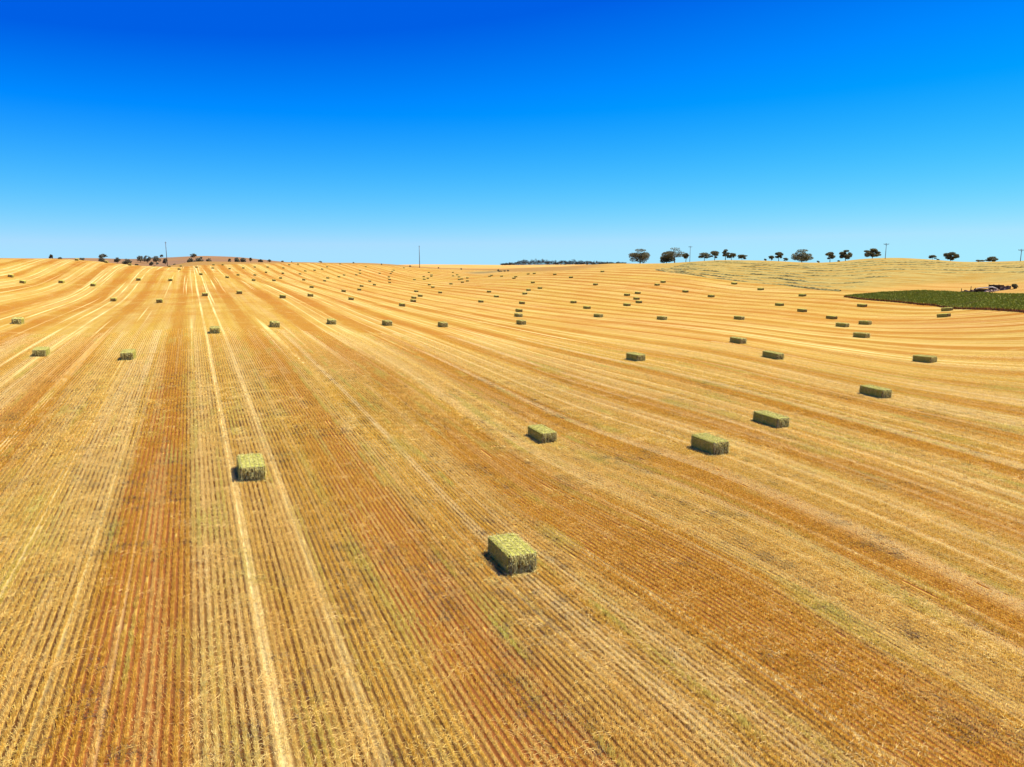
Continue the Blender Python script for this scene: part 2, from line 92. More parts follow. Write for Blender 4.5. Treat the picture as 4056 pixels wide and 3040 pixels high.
WINDROWS=[[(77.6,393.9),(79.0,385.9),(80.5,378.5),(81.9,371.6),(83.4,365.7),(84.9,360.1),(86.5,354.9),(88.0,350.1),(89.5,345.2),(91.0,341.0),(92.5,336.8),(94.0,332.9),(95.5,329.0),(97.2,326.0),(98.8,323.2),(100.4,320.2),(101.9,317.2),(103.3,313.9),(104.7,310.7),(105.9,307.2),(107.0,303.6),(108.0,299.7),(108.9,295.8),(109.4,291.1),(109.9,286.4),(110.3,281.8),(110.8,277.5),(111.3,273.4),(111.8,269.4),(112.2,265.5),(112.7,261.8),(113.1,258.1),(113.6,254.7),(114.1,251.3),(114.7,248.4)],[(79.9,395.1),(81.4,387.6),(82.9,380.6),(84.5,374.5),(86.0,368.8),(87.7,363.8),(89.3,359.1),(91.0,354.7),(92.7,350.6),(94.4,346.9),(96.0,343.2),(97.7,339.7),(99.4,336.3),(101.2,333.7),(102.9,330.9),(104.5,328.0),(106.0,324.7),(107.5,321.6),(108.8,318.0),(110.0,314.5),(111.2,311.0),(112.2,307.2),(113.1,303.0),(113.6,298.2),(114.0,293.4),(114.4,288.6),(114.9,284.2),(115.4,280.0),(115.9,276.1),(116.4,272.3),(117.0,268.7),(117.6,265.4),(118.3,262.3),(119.0,259.4),(119.8,256.8),(121.7,256.7),(123.6,256.5),(125.5,256.4)],[(82.3,396.3),(83.9,389.7),(85.5,383.2),(87.2,377.7),(88.9,372.5),(90.6,368.0),(92.3,363.6),(94.2,359.7),(96.0,356.1),(97.8,352.6),(99.6,349.4),(101.3,346.1),(103.3,343.7),(105.2,341.1),(106.9,338.2),(108.6,335.2),(110.1,332.1),(111.5,328.6),(112.8,325.0),(114.0,321.4),(115.1,317.5),(116.2,313.7),(116.9,309.1),(117.5,304.4),(117.9,299.5),(118.4,294.9),(118.9,290.6),(119.4,286.3),(119.9,282.3),(120.6,278.9),(121.3,275.4),(122.1,272.4),(123.0,269.7),(123.9,267.2),(125.6,266.4),(127.5,266.2),(129.5,266.1),(131.4,265.7),(133.3,265.5),(135.3,265.3)],[(85.0,399.4),(86.7,393.4),(88.5,387.7),(90.3,382.7),(92.1,378.1),(94.0,373.8),(95.9,369.9),(97.7,366.2),(99.7,363.2),(101.6,359.8),(103.5,356.8),(105.5,354.1),(107.5,351.6),(109.4,349.2),(111.2,346.4),(112.9,343.4),(114.6,340.4),(116.1,337.2),(117.4,333.4),(118.7,329.7),(119.8,325.7),(120.6,321.3),(121.2,316.4),(121.8,311.5),(122.4,307.0),(123.0,302.5),(123.6,298.3),(124.2,294.2),(124.8,290.3),(125.5,286.7),(126.3,283.6),(127.3,281.0),(128.4,278.6),(129.9,277.3),(132.0,277.2),(134.0,277.0),(136.1,276.9),(138.0,276.5),(140.0,276.3),(141.9,275.9),(144.0,275.6),(145.9,275.2),(147.7,274.8)],[(87.9,403.1),(89.8,397.7),(91.7,392.9),(93.7,388.5),(95.7,384.4),(97.6,380.3),(99.5,376.6),(101.6,373.4),(103.6,370.3),(105.6,367.2),(107.6,364.4),(109.7,362.2),(111.8,359.6),(113.6,356.8),(115.5,354.0),(117.3,351.2),(119.1,348.5),(120.6,345.1),(122.0,341.5),(123.3,338.0),(124.3,333.6),(125.1,328.8),(125.7,323.8),(126.2,318.8),(126.8,314.2),(127.6,310.1),(128.2,305.8),(128.9,301.8),(129.7,298.3),(130.7,295.3),(131.7,292.6),(133.0,290.3),(134.4,288.5),(136.5,288.4),(138.7,288.4),(140.8,288.0),(142.9,287.9),(144.9,287.4),(146.9,287.0),(148.8,286.6),(150.8,286.1),(152.6,285.4),(154.5,284.7),(156.0,283.6),(157.7,282.7),(159.2,281.5),(160.7,280.4),(162.4,279.4),(163.8,278.3),(165.2,276.9),(166.5,275.5),(167.7,274.1),(169.1,272.9),(170.4,271.6),(171.7,270.4),(173.1,269.2),(174.4,268.1),(175.7,266.9),(176.7,265.3),(177.6,263.5),(178.2,261.6),(178.6,259.2),(178.8,256.6),(179.0,254.0),(178.8,251.1),(178.4,247.8),(177.9,244.5),(177.1,240.9),(176.2,237.1),(175.1,233.3),(173.7,229.1)],[(90.8,406.6),(92.8,402.0),(94.9,397.5),(97.0,393.6),(99.1,390.1),(101.2,386.6),(103.3,383.4),(105.5,380.5),(107.5,377.3),(109.5,374.1),(111.6,371.5),(113.8,369.2),(115.7,366.4),(117.7,363.8),(119.7,361.2),(121.5,358.4),(123.2,355.2),(124.8,352.1),(126.3,348.7),(127.6,344.8),(128.6,340.4),(129.4,335.7),(130.0,330.6),(130.5,325.5),(131.2,321.0),(131.9,316.5),(132.5,312.4),(133.3,308.5),(134.3,305.5),(135.4,302.6),(136.8,300.6),(138.3,298.7),(140.4,298.3),(142.7,298.4),(144.9,298.2),(147.0,297.8),(149.0,297.4),(151.2,297.2),(153.1,296.5),(155.2,296.0),(157.1,295.3),(158.9,294.4),(160.6,293.4),(162.1,292.0),(163.7,290.8),(165.2,289.6),(166.8,288.4),(168.2,287.0),(169.5,285.6),(170.9,284.1),(172.1,282.5),(173.4,281.1),(174.7,279.6),(176.1,278.4),(177.6,277.5),(179.1,276.5),(180.5,275.3),(181.8,274.1),(183.0,272.7),(183.8,270.9),(184.5,268.8),(184.8,266.3),(185.2,263.9),(185.3,261.3),(185.2,258.2),(184.9,255.0),(184.4,251.7),(183.5,248.0),(182.6,244.1),(181.4,240.1)],[(93.8,410.7),(96.0,406.4),(98.2,402.8),(100.4,399.2),(102.6,395.9),(104.9,392.9),(107.2,390.3),(109.4,387.3),(111.5,384.4),(113.7,381.8),(115.9,379.4),(117.9,376.5),(120.0,373.8),(121.9,370.9),(123.9,368.3),(125.7,365.3),(127.5,362.4),(129.2,359.2),(130.7,355.8),(132.0,351.8),(132.8,346.9),(133.7,342.2),(134.3,337.2),(135.1,332.5),(135.7,327.9),(136.3,323.4),(137.0,319.2),(138.0,315.7),(139.1,312.8),(140.6,310.7),(142.2,309.0),(144.1,308.1),(146.5,308.2),(148.9,308.3),(151.2,308.1),(153.3,307.6),(155.5,307.2),(157.6,306.7),(159.6,306.0),(161.5,305.3),(163.4,304.3),(165.1,303.1),(166.7,301.9),(168.2,300.4),(169.7,298.9),(171.2,297.4),(172.6,296.0),(173.9,294.3),(175.3,292.8),(176.5,291.1),(177.7,289.4),(179.1,287.9),(180.4,286.5),(182.0,285.5),(183.5,284.5),(185.0,283.5),(186.6,282.5),(187.9,281.3),(189.0,279.6),(190.0,277.9),(190.7,275.8),(191.2,273.5),(191.5,271.0),(191.6,268.3),(191.6,265.4),(191.4,262.3),(190.9,258.9),(190.2,255.2),(189.1,251.3),(187.9,247.1)],[(97.1,415.5),(99.3,411.5),(101.6,408.2),(103.9,404.8),(106.3,402.1),(108.7,399.4),(111.0,396.7),(113.4,394.3),(115.6,391.6),(117.9,389.2),(120.1,386.5),(122.3,384.1),(124.4,381.4),(126.4,378.7),(128.4,376.0),(130.4,373.3),(132.1,370.1),(133.8,366.8),(135.2,362.9),(136.3,358.6),(137.3,353.9),(138.1,349.1),(138.9,344.2),(139.6,339.5),(140.3,334.8),(141.0,330.4),(141.9,326.6),(143.0,323.6),(144.4,321.1),(146.1,319.4),(148.0,318.2),(150.6,318.6),(153.1,318.6),(155.4,318.5),(157.6,318.0),(159.8,317.5),(162.0,317.1),(164.1,316.3),(166.1,315.6),(168.0,314.6),(169.8,313.3),(171.4,311.8),(172.9,310.3),(174.5,308.8),(175.8,307.0),(177.3,305.5),(178.7,303.7),(180.0,302.0),(181.1,300.0),(182.4,298.2),(183.6,296.5),(184.9,295.0),(186.4,293.7),(188.2,292.9),(189.9,292.1),(191.5,291.1),(193.0,290.1),(194.4,288.8),(195.5,287.1),(196.3,285.2),(197.0,283.0),(197.7,280.9),(198.0,278.3),(198.1,275.5),(198.3,272.7),(198.0,269.6),(197.5,266.0),(196.9,262.5),(196.0,258.6)],[(100.5,420.7),(102.8,417.0),(105.2,413.9),(107.7,411.2),(110.1,408.4),(112.6,406.0),(115.0,403.5),(117.4,401.1),(119.8,398.7),(122.1,396.2),(124.4,393.8),(126.6,391.3),(128.8,388.9),(131.0,386.4),(133.1,384.0),(135.1,381.2),(136.9,378.1),(138.6,374.8),(140.0,370.9),(141.1,366.1),(141.9,361.0),(142.7,356.1),(143.6,351.4),(144.3,346.6),(144.9,341.8),(145.8,337.8),(147.0,334.4),(148.4,331.9),(150.1,330.1),(152.1,328.9),(154.5,328.8),(157.1,328.8),(159.5,328.6),(161.8,328.2),(163.9,327.4),(166.1,326.7),(168.2,325.9),(170.3,325.2),(172.3,324.1),(174.1,322.8),(175.8,321.5),(177.5,320.0),(179.1,318.4),(180.5,316.6),(182.0,315.0),(183.5,313.5),(184.9,311.7),(186.1,309.6),(187.4,307.8),(188.5,305.8),(189.9,304.2),(191.4,302.9),(193.3,302.1),(195.1,301.3),(196.8,300.5),(198.4,299.4),(200.0,298.4),(201.3,296.8),(202.4,295.1),(203.2,293.1),(204.1,291.1),(204.6,288.6),(205.1,286.2),(205.2,283.3),(205.1,280.3),(204.9,277.0),(204.3,273.4),(203.7,269.8)],[(104.3,427.4),(106.6,423.5),(109.2,420.7),(111.7,418.3),(114.3,415.8),(116.8,413.3),(119.2,410.8),(121.6,408.3),(124.1,406.1),(126.5,403.6),(128.9,401.5),(131.1,398.9),(133.4,396.4),(135.7,394.2),(137.8,391.7),(139.8,388.9),(141.8,386.1),(143.6,382.9),(145.0,378.9),(146.3,374.6),(147.1,369.5),(147.9,364.4),(148.5,359.0),(149.1,353.8),(149.8,349.1),(150.9,345.4),(152.2,342.5),(154.0,340.7),(156.1,339.4),(158.5,339.0),(161.1,339.1),(163.6,338.9),(165.8,338.1),(168.0,337.4),(170.2,336.6),(172.3,335.6),(174.3,334.5),(176.3,333.5),(178.2,332.1),(180.0,330.8),(181.8,329.5),(183.5,327.8),(185.1,326.2),(186.7,324.6),(188.3,323.0),(189.7,321.2),(191.1,319.3),(192.4,317.4),(193.7,315.6),(195.2,314.0),(196.6,312.4),(198.3,311.3),(200.2,310.5),(202.0,309.6),(203.8,308.8),(205.5,307.7),(206.8,306.1),(208.1,304.6),(209.1,302.7),(210.2,300.9),(211.1,298.9),(211.7,296.6),(212.2,294.1),(212.7,291.6),(212.8,288.7),(212.5,285.4),(211.8,281.6),(211.0,277.6)]]
CROP=[(108.8,234.7),(122.2,235.5),(132.8,231.5),(135.9,222.3),(136.2,206.4),(128.2,179.2),(122.0,162.9),(98.4,130.8),(102.4,142.6),(110.0,166.1),(117.7,198.8),(114.8,213.5),(109.7,226.5)]

ROW = R(-24.0)                       # the seed rows run 24 degrees left of north
RS, RC = math.sin(ROW), math.cos(ROW)
SWATH, SW0 = 9.55, 2.37              # swath width and the offset of one windrow line
ZG = np.array([int(v) for v in ZT.split()], float).reshape(NA, NS) / 100.0

def height(x, y):
    x = np.asarray(x, float); y = np.asarray(y, float)
    h = np.hypot(x, y); a = np.degrees(np.arctan2(x, y))
    fa = np.clip((np.clip(a, -44, 44) + 44) / 2.0, 0, NA - 1.001)
    fs = np.clip((np.log(np.maximum(h, 8.0)) - S0) / (S1 - S0) * (NS - 1), 0, NS - 1.001)
    ia = fa.astype(int); js = fs.astype(int)
    def cr(t): return (-.5*t + t*t - .5*t**3, 1 - 2.5*t*t + 1.5*t**3, .5*t + 2*t*t - 1.5*t**3, -.5*t*t + .5*t**3)
    wa, ws = cr(fa - ia), cr(fs - js)
    z = 0.0
    for i in range(4):
        for j in range(4):
            z = z + wa[i] * ws[j] * ZG[np.clip(ia + i - 1, 0, NA - 1), np.clip(js + j - 1, 0, NS - 1)]
    k = np.clip((np.abs(a) - 46) / 60.0, 0, 1); k = k * k * (3 - 2 * k)
    far = np.clip((h - 1000) / 800.0, 0, 1)
    z = z * (1 - k) + 0.0 * k
    return z * (1 - far) + np.minimum(z, -25.0) * far
def hz(x, y): return float(height(x, y))

rng = np.random.default_rng(11)
random.seed(7)

def vnoise(x, y, seed=0):
    """value noise in [0,1] on arrays"""
    xi = np.floor(x).astype(np.int64); yi = np.floor(y).astype(np.int64)
    fx = x - xi; fy = y - yi
    fx = fx * fx * (3 - 2 * fx); fy = fy * fy * (3 - 2 * fy)
    def hsh(a, b):
        n = (a * 374761393 + b * 668265263 + seed * 974634777) & 0xffffffff
        n = ((n ^ (n >> 13)) * 1274126177) & 0xffffffff
        return ((n ^ (n >> 16)) & 0xffff) / 65535.0
    return (hsh(xi, yi) * (1 - fx) + hsh(xi + 1, yi) * fx) * (1 - fy) + (hsh(xi, yi + 1) * (1 - fx) + hsh(xi + 1, yi + 1) * fx) * fy

def swath_of(u):
    s = (u - SW0) / SWATH
    k = np.floor(s + 0.5)
    d = (s - k) * SWATH
    return k, d
def hash1(k, m):                     # the shader uses the same formula
    v = np.sin(k * 12.9898 + m) * 437.585
    return v - np.floor(v)

# ------------------------------------------------------------------ helpers
COL = scene.collection
def link(o, parent=None):
    COL.objects.link(o)
    if parent is not None: o.parent = parent
    return o
def mesh_obj(name, verts, faces, mat, parent=None, smooth=False, attrs=None, loc=None):
    me = bpy.data.meshes.new(name)
    me.from_pydata([tuple(v) for v in verts], [], [tuple(f) for f in faces])
    if isinstance(mat, (list, tuple)):
        for m in mat: me.materials.append(m)
    else: me.materials.append(mat)
    if smooth: me.polygons.foreach_set("use_smooth", [True] * len(me.polygons))
    if attrs:
        for k, (dom, vals) in attrs.items():
            at = me.attributes.new(k, 'FLOAT', dom)
            at.data.foreach_set("value", np.asarray(vals, np.float32))
    me.update()
    o = bpy.data.objects.new(name, me)
    if loc: o.location = loc
    return link(o, parent)
def tag(o, label=None, cat=None, group=None, kind=None):
    if label: o["label"] = label
    if cat: o["category"] = cat
    if group: o["group"] = group
    if kind: o["kind"] = kind
    return o
def empty(name, loc, rz=0.0):
    o = bpy.data.objects.new(name, None)
    o.empty_display_size = 0.3
    o.location = loc; o.rotation_euler = (0, 0, rz)
    return link(o)
def box(x0, x1, y0, y1, z0, z1):
    v = [(x, y, z) for z in (z0, z1) for y in (y0, y1) for x in (x0, x1)]
    f = [(0, 2, 3, 1), (4, 5, 7, 6), (0, 1, 5, 4), (2, 6, 7, 3), (0, 4, 6, 2), (1, 3, 7, 5)]
    return v, f
def tube(pts, rads, n=7, cap=True):
    V, Fc = [], []
    for i, (p, r) in enumerate(zip(pts, rads)):
        p = Vector(p)
        a = Vector(pts[max(i - 1, 0)]); b = Vector(pts[min(i + 1, len(pts) - 1)])
        t = (b - a).normalized()
        s = t.cross(Vector((0.31, 0.95, 0.05))).normalized(); q = t.cross(s)
        for k in range(n):
            an = 2 * math.pi * k / n
            V.append(tuple(p + s * (r * math.cos(an)) + q * (r * math.sin(an))))
    for i in range(len(pts) - 1):
        for k in range(n):
            Fc.append((i * n + k, i * n + (k + 1) % n, (i + 1) * n + (k + 1) % n, (i + 1) * n + k))
    if cap:
        Fc.append(tuple(range(n - 1, -1, -1))); Fc.append(tuple(range((len(pts) - 1) * n, len(pts) * n)))
    return V, Fc
def join(parts):
    V, Fc = [], []
    for v, f in parts:
        o = len(V); V += list(v); Fc += [tuple(i + o for i in q) for q in f]
    return V, Fc

class NT:
    """small node-graph builder"""
    def __init__(s, mat):
        mat.use_nodes = True
        s.t = mat.node_tree; s.t.nodes.clear()
    def n(s, typ, **kw):
        nd = s.t.nodes.new(typ)
        for k, v in kw.items(): setattr(nd, k, v)
        return nd
    def put(s, sock, v):
        if hasattr(v, 'is_linked') or isinstance(v, bpy.types.NodeSocket): s.t.links.new(v, sock)
        else:
            if isinstance(v, tuple) and len(v) == 3 and sock.type == 'RGBA': v = v + (1.0,)
            sock.default_value = v
    def m(s, op, a, b=0.0, c=0.0, clamp=False):
        nd = s.n('ShaderNodeMath', operation=op, use_clamp=clamp)
        s.put(nd.inputs[0], a)
        if len(nd.inputs) > 1: s.put(nd.inputs[1], b)
        if len(nd.inputs) > 2: s.put(nd.inputs[2], c)
        return nd.outputs[0]
    def mix(s, f, a, b, blend='MIX'):
        nd = s.n('ShaderNodeMix', data_type='RGBA', blend_type=blend)
        nd.clamp_factor = True
        s.put(nd.inputs[0], f); s.put(nd.inputs[6], a); s.put(nd.inputs[7], b)
        return nd.outputs[2]
    def noise(s, vec, scale, detail=2.0, rough=0.5):
        nd = s.n('ShaderNodeTexNoise')
        s.put(nd.inputs['Vector'], vec); nd.inputs['Scale'].default_value = scale
        nd.inputs['Detail'].default_value = detail; nd.inputs['Roughness'].default_value = rough
        return nd.outputs[0]
    def mr(s, v, a, b, c=0.0, d=1.0, smooth=True):
        nd = s.n('ShaderNodeMapRange', interpolation_type='SMOOTHSTEP' if smooth else 'LINEAR')
        s.put(nd.inputs[0], v)
        for i, q in enumerate((a, b, c, d)): s.put(nd.inputs[i + 1], q)
        return nd.outputs[0]
    def xyz(s, x, y, z):
        nd = s.n('ShaderNodeCombineXYZ'); s.put(nd.inputs[0], x); s.put(nd.inputs[1], y); s.put(nd.inputs[2], z)
        return nd.outputs[0]
    def pos(s):
        g = s.n('ShaderNodeNewGeometry'); sp = s.n('ShaderNodeSeparateXYZ')
        s.t.links.new(g.outputs['Position'], sp.inputs[0])
        return g.outputs['Position'], sp.outputs[0], sp.outputs[1], sp.outputs[2]
    def attr(s, name, typ='GEOMETRY'):
        nd = s.n('ShaderNodeAttribute', attribute_name=name, attribute_type=typ)
        return nd.outputs['Fac']
    def out(s, col, rough=0.85, spec=0.15, bump=None, bstr=0.3, bdist=0.05, trans=0.0):
        p = s.n('ShaderNodeBsdfPrincipled')
        s.put(p.inputs['Base Color'], col); s.put(p.inputs['Roughness'], rough)
        p.inputs['Specular IOR Level'].default_value = spec
        if bump is not None:
            b = s.n('ShaderNodeBump'); b.inputs['Strength'].default_value = bstr; b.inputs['Distance'].default_value = bdist
            s.put(b.inputs['Height'], bump); s.t.links.new(b.outputs[0], p.inputs['Normal'])
        sh = p.outputs[0]
        if trans > 0:
            t = s.n('ShaderNodeBsdfTranslucent'); s.put(t.inputs[0], col)
            mx = s.n('ShaderNodeMixShader'); mx.inputs[0].default_value = trans
            s.t.links.new(sh, mx.inputs[1]); s.t.links.new(t.outputs[0], mx.inputs[2]); sh = mx.outputs[0]
        o = s.n('ShaderNodeOutputMaterial'); s.t.links.new(sh, o.inputs['Surface'])
def new_mat(name):
    m = bpy.data.materials.new(name); return m, NT(m)

# base colours (linear)
SOIL = (0.235, 0.082, 0.019)
SOIL2 = (0.34, 0.140, 0.036)
ORANGE = (0.345, 0.148, 0.012)
GOLD = (0.375, 0.232, 0.028)
STRAW = (0.49, 0.345, 0.064)
PALE = (0.68, 0.54, 0.22)
OLIVE = (0.33, 0.25, 0.055)

# ------------------------------------------------------------------ ground material
def ground_material():
    mat, t = new_mat("stubble_ground")
    P, X, Y, Zc = t.pos()
    u = t.m('ADD', t.m('MULTIPLY', X, RC), t.m('MULTIPLY', Y, -RS))
    v = t.m('ADD', t.m('MULTIPLY', X, RS), t.m('MULTIPLY', Y, RC))
    r = t.m('SQRT', t.m('ADD', t.m('MULTIPLY', X, X), t.m('MULTIPLY', Y, Y)))
    far = t.mr(r, 55.0, 115.0)
    wob = t.noise(t.xyz(t.m('MULTIPLY', u, 0.25), t.m('MULTIPLY', v, 0.06), 0.0), 1.0, 2)
    uw = t.m('ADD', u, t.m('MULTIPLY', t.m('SUBTRACT', wob, 0.5), 0.15))
    s = t.m('DIVIDE', t.m('SUBTRACT', uw, SW0), SWATH)
    k = t.m('FLOOR', t.m('ADD', s, 0.5))
    d = t.m('MULTIPLY', t.m('SUBTRACT', s, k), SWATH)
    ad = t.m('ABSOLUTE', d)
    def h1(m): return t.m('FRACT', t.m('MULTIPLY', t.m('SINE', t.m('ADD', t.m('MULTIPLY', k, 12.9898), m)), 437.585))
    str_tr = t.mr(h1(TRK_M), 0.30, 0.85)
    band_w = t.m('ADD', 2.3, t.m('MULTIPLY', h1(1.7), 1.2))
    # litter cover across the swath
    streak = t.noise(t.xyz(t.m('MULTIPLY', u, 0.85), t.m('MULTIPLY', v, 0.012), 3.0), 1.0, 3, 0.6)
    patch = t.noise(t.xyz(t.m('MULTIPLY', u, 0.22), t.m('MULTIPLY', v, 0.10), 7.0), 1.0, 3, 0.55)
    cover = t.mr(ad, t.m('ADD', band_w, 1.3), t.m('SUBTRACT', band_w, 0.9))
    cover = t.m('ADD', cover, t.m('MULTIPLY', t.m('SUBTRACT', streak, 0.5), 1.25))
    cover = t.m('ADD', cover, t.m('MULTIPLY', t.m('SUBTRACT', patch, 0.5), 0.9), clamp=True)
    tr = t.m('SUBTRACT', t.m('ABSOLUTE', d), 1.12)
    track = t.m('MULTIPLY', t.mr(t.m('ABSOLUTE', tr), 0.27, 0.06), str_tr)
    # seed rows
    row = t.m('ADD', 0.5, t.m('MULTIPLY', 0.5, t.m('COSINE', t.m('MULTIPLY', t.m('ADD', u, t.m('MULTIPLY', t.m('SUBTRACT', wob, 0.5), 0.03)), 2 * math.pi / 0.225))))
    fine = t.noise(P, 9.0, 4, 0.7)
    fine2 = t.noise(P, 38.0, 3, 0.7)
    clod = t.noise(P, 2.2, 3, 0.6)
    soil = t.mix(clod, SOIL, SOIL2)
    soil = t.mix(t.mr(fine2, 0.56, 0.68), soil, (0.10, 0.050, 0.024))
    soil = t.mix(t.mr(fine, 0.56, 0.66, 0.0, 0.55), soil, (0.33, 0.19, 0.065))
    litter = t.mix(t.mr(fine, 0.3, 0.7), (0.25, 0.145, 0.040), (0.44, 0.29, 0.070))
    near = t.mix(t.mr(t.m('ADD', t.m('MULTIPLY', cover, 0.75), t.m('MULTIPLY', t.m('SUBTRACT', fine2, 0.5), 1.5)), 0.42, 0.85), soil, litter)
    rowc = t.mix(fine2, (0.40, 0.22, 0.04), STRAW)
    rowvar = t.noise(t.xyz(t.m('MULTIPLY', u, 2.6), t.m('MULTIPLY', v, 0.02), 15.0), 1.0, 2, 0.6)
    near = t.mix(t.m('MULTIPLY', t.mr(row, 0.55, 0.18), t.mr(rowvar, 0.3, 0.65, 0.45, 1.0)), near, t.mix(t.mr(cover, 0.2, 0.8), (0.185, 0.060, 0.013), (0.095, 0.040, 0.010)))  # soil and litter in the row gaps painted darker, as shade between straw rows
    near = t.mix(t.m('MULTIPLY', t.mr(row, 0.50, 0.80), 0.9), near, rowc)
    # far: the stubble seen low along the ground
    big = t.noise(t.xyz(t.m('MULTIPLY', u, 0.030), t.m('MULTIPLY', v, 0.012), 1.0), 1.0, 4, 0.6)
    patchy = t.noise(P, 0.025, 4, 0.65)
    base_f = t.mix(t.mr(patchy, 0.38, 0.62), ORANGE, GOLD)
    base_f = t.mix(t.m('MULTIPLY', t.mr(cover, 0.55, 0.05), 0.45), base_f, (0.31, 0.112, 0.010))
    base_f = t.mix(t.m('MULTIPLY', t.mr(streak, 0.54, 0.72), 0.55), base_f, (0.34, 0.125, 0.013))
    streak2 = t.noise(t.xyz(t.m('MULTIPLY', u, 0.16), t.m('MULTIPLY', v, 0.012), 11.0), 1.0, 4, 0.65)
    streak3 = t.noise(t.xyz(t.m('MULTIPLY', u, 0.5), t.m('MULTIPLY', v, 0.03), 12.0), 1.0, 3, 0.6)
    base_f = t.mix(t.m('MULTIPLY', t.mr(big, 0.56, 0.70), 0.45), base_f, (0.37, 0.21, 0.025))
    lit_f = t.mix(t.mr(streak, 0.35, 0.65), STRAW, (0.51, 0.39, 0.125))
    cv = t.m('ADD', t.m('MULTIPLY', cover, 0.55), t.m('ADD', t.m('MULTIPLY', t.m('SUBTRACT', streak2, 0.5), 1.3), t.m('MULTIPLY', t.m('SUBTRACT', streak3, 0.5), 0.9)), clamp=True)
    farc = t.mix(t.m('MULTIPLY', t.mr(cv, 0.10, 0.90, smooth=False), 0.85), base_f, lit_f)
    farc = t.mix(t.m('MULTIPLY', t.mr(t.noise(P, 0.018, 5, 0.7), 0.52, 0.66), 0.65), farc, (0.36, 0.150, 0.011))
    farc = t.mix(t.m('MULTIPLY', t.mr(t.noise(P, 0.9, 4, 0.75), 0.40, 0.70), 0.35), farc, t.mix(0.55, farc, (0.22, 0.13, 0.02)))
    farc = t.mix(t.m('MULTIPLY', t.mr(fine, 0.35, 0.75), 0.30), farc, t.mix(0.5, farc, (0.30, 0.14, 0.02)))
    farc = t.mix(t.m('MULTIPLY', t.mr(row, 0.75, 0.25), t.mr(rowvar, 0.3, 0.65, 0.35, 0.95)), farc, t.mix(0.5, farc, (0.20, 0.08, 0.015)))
    grain = t.noise(t.xyz(t.m('MULTIPLY', u, 2.2), t.m('MULTIPLY', v, 0.9), 17.0), 1.0, 5, 0.8)
    farc = t.mix(t.mr(grain, 0.56, 0.74, 0.0, 0.6), farc, (0.17, 0.095, 0.018))
    farc = t.mix(t.mr(grain, 0.44, 0.28, 0.0, 0.6), farc, (0.55, 0.41, 0.14))
    rough_n = t.noise(P, 0.13, 7, 0.82)
    farc = t.mix(t.mr(rough_n, 0.54, 0.72, 0.0, 0.55), farc, (0.30, 0.150, 0.016))
    farc = t.mix(t.mr(rough_n, 0.46, 0.30, 0.0, 0.45), farc, (0.53, 0.39, 0.125))
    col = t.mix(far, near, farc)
    tv = t.noise(t.xyz(t.m('MULTIPLY', u, 0.4), t.m('MULTIPLY', v, 0.035), 9.0), 1.0, 3, 0.6)
    col = t.mix(t.m('MULTIPLY', t.m('MULTIPLY', track, t.mr(tv, 0.32, 0.62, 0.15, 0.9)), t.mr(fine, 0.25, 0.6, 0.45, 0.92)), col, PALE)
    cream = t.noise(t.xyz(t.m('MULTIPLY', u, 1.1), t.m('MULTIPLY', v, 0.006), 23.0), 1.0, 2, 0.5)
    col = t.mix(t.m('MULTIPLY', t.mr(cream, 0.60, 0.70), t.mr(far, 0.0, 1.0, 0.45, 0.65)), col, PALE)
    # stain of damper, redder stubble along the shallow valley
    # right slope: mown but not yet baled
    zc = t.attr("mown")
    m1 = t.noise(t.xyz(t.m('MULTIPLY', u, 0.30), t.m('MULTIPLY', v, 0.05), 5.0), 1.0, 4, 0.65)
    m2 = t.noise(P, 0.35, 4, 0.7)
    mown = t.mix(t.mr(m1, 0.35, 0.62), (0.30, 0.170, 0.024), (0.34, 0.25, 0.066))
    mown = t.mix(t.m('MULTIPLY', t.mr(m2, 0.48, 0.72), 0.5), mown, (0.18, 0.145, 0.042))
    col = t.mix(zc, col, mown)
    zv = t.attr("verge")
    vg = t.mix(t.noise(P, 0.08, 4, 0.7), (0.24, 0.115, 0.024), (0.31, 0.19, 0.05))
    col = t.mix(zv, col, vg)
    zs = t.attr("scrub")
    sg = t.mix(t.noise(P, 0.12, 3, 0.6), (0.14, 0.13, 0.03), (0.28, 0.17, 0.07))
    col = t.mix(zs, col, sg)
    zb = t.attr("bare")
    bg_ = t.mix(t.noise(P, 0.15, 4, 0.7), (0.37, 0.185, 0.030), (0.43, 0.265, 0.075))
    col = t.mix(zb, col, bg_)
    bump = t.m('ADD', t.m('MULTIPLY', row, t.m('SUBTRACT', 1.0, far)), t.m('MULTIPLY', fine2, 0.8))
    bump = t.m('ADD', bump, t.m('MULTIPLY', fine, 0.8))
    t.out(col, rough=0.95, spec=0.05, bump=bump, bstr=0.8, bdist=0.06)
    return mat
TRK_M = 0.73
MAT_GROUND = ground_material()

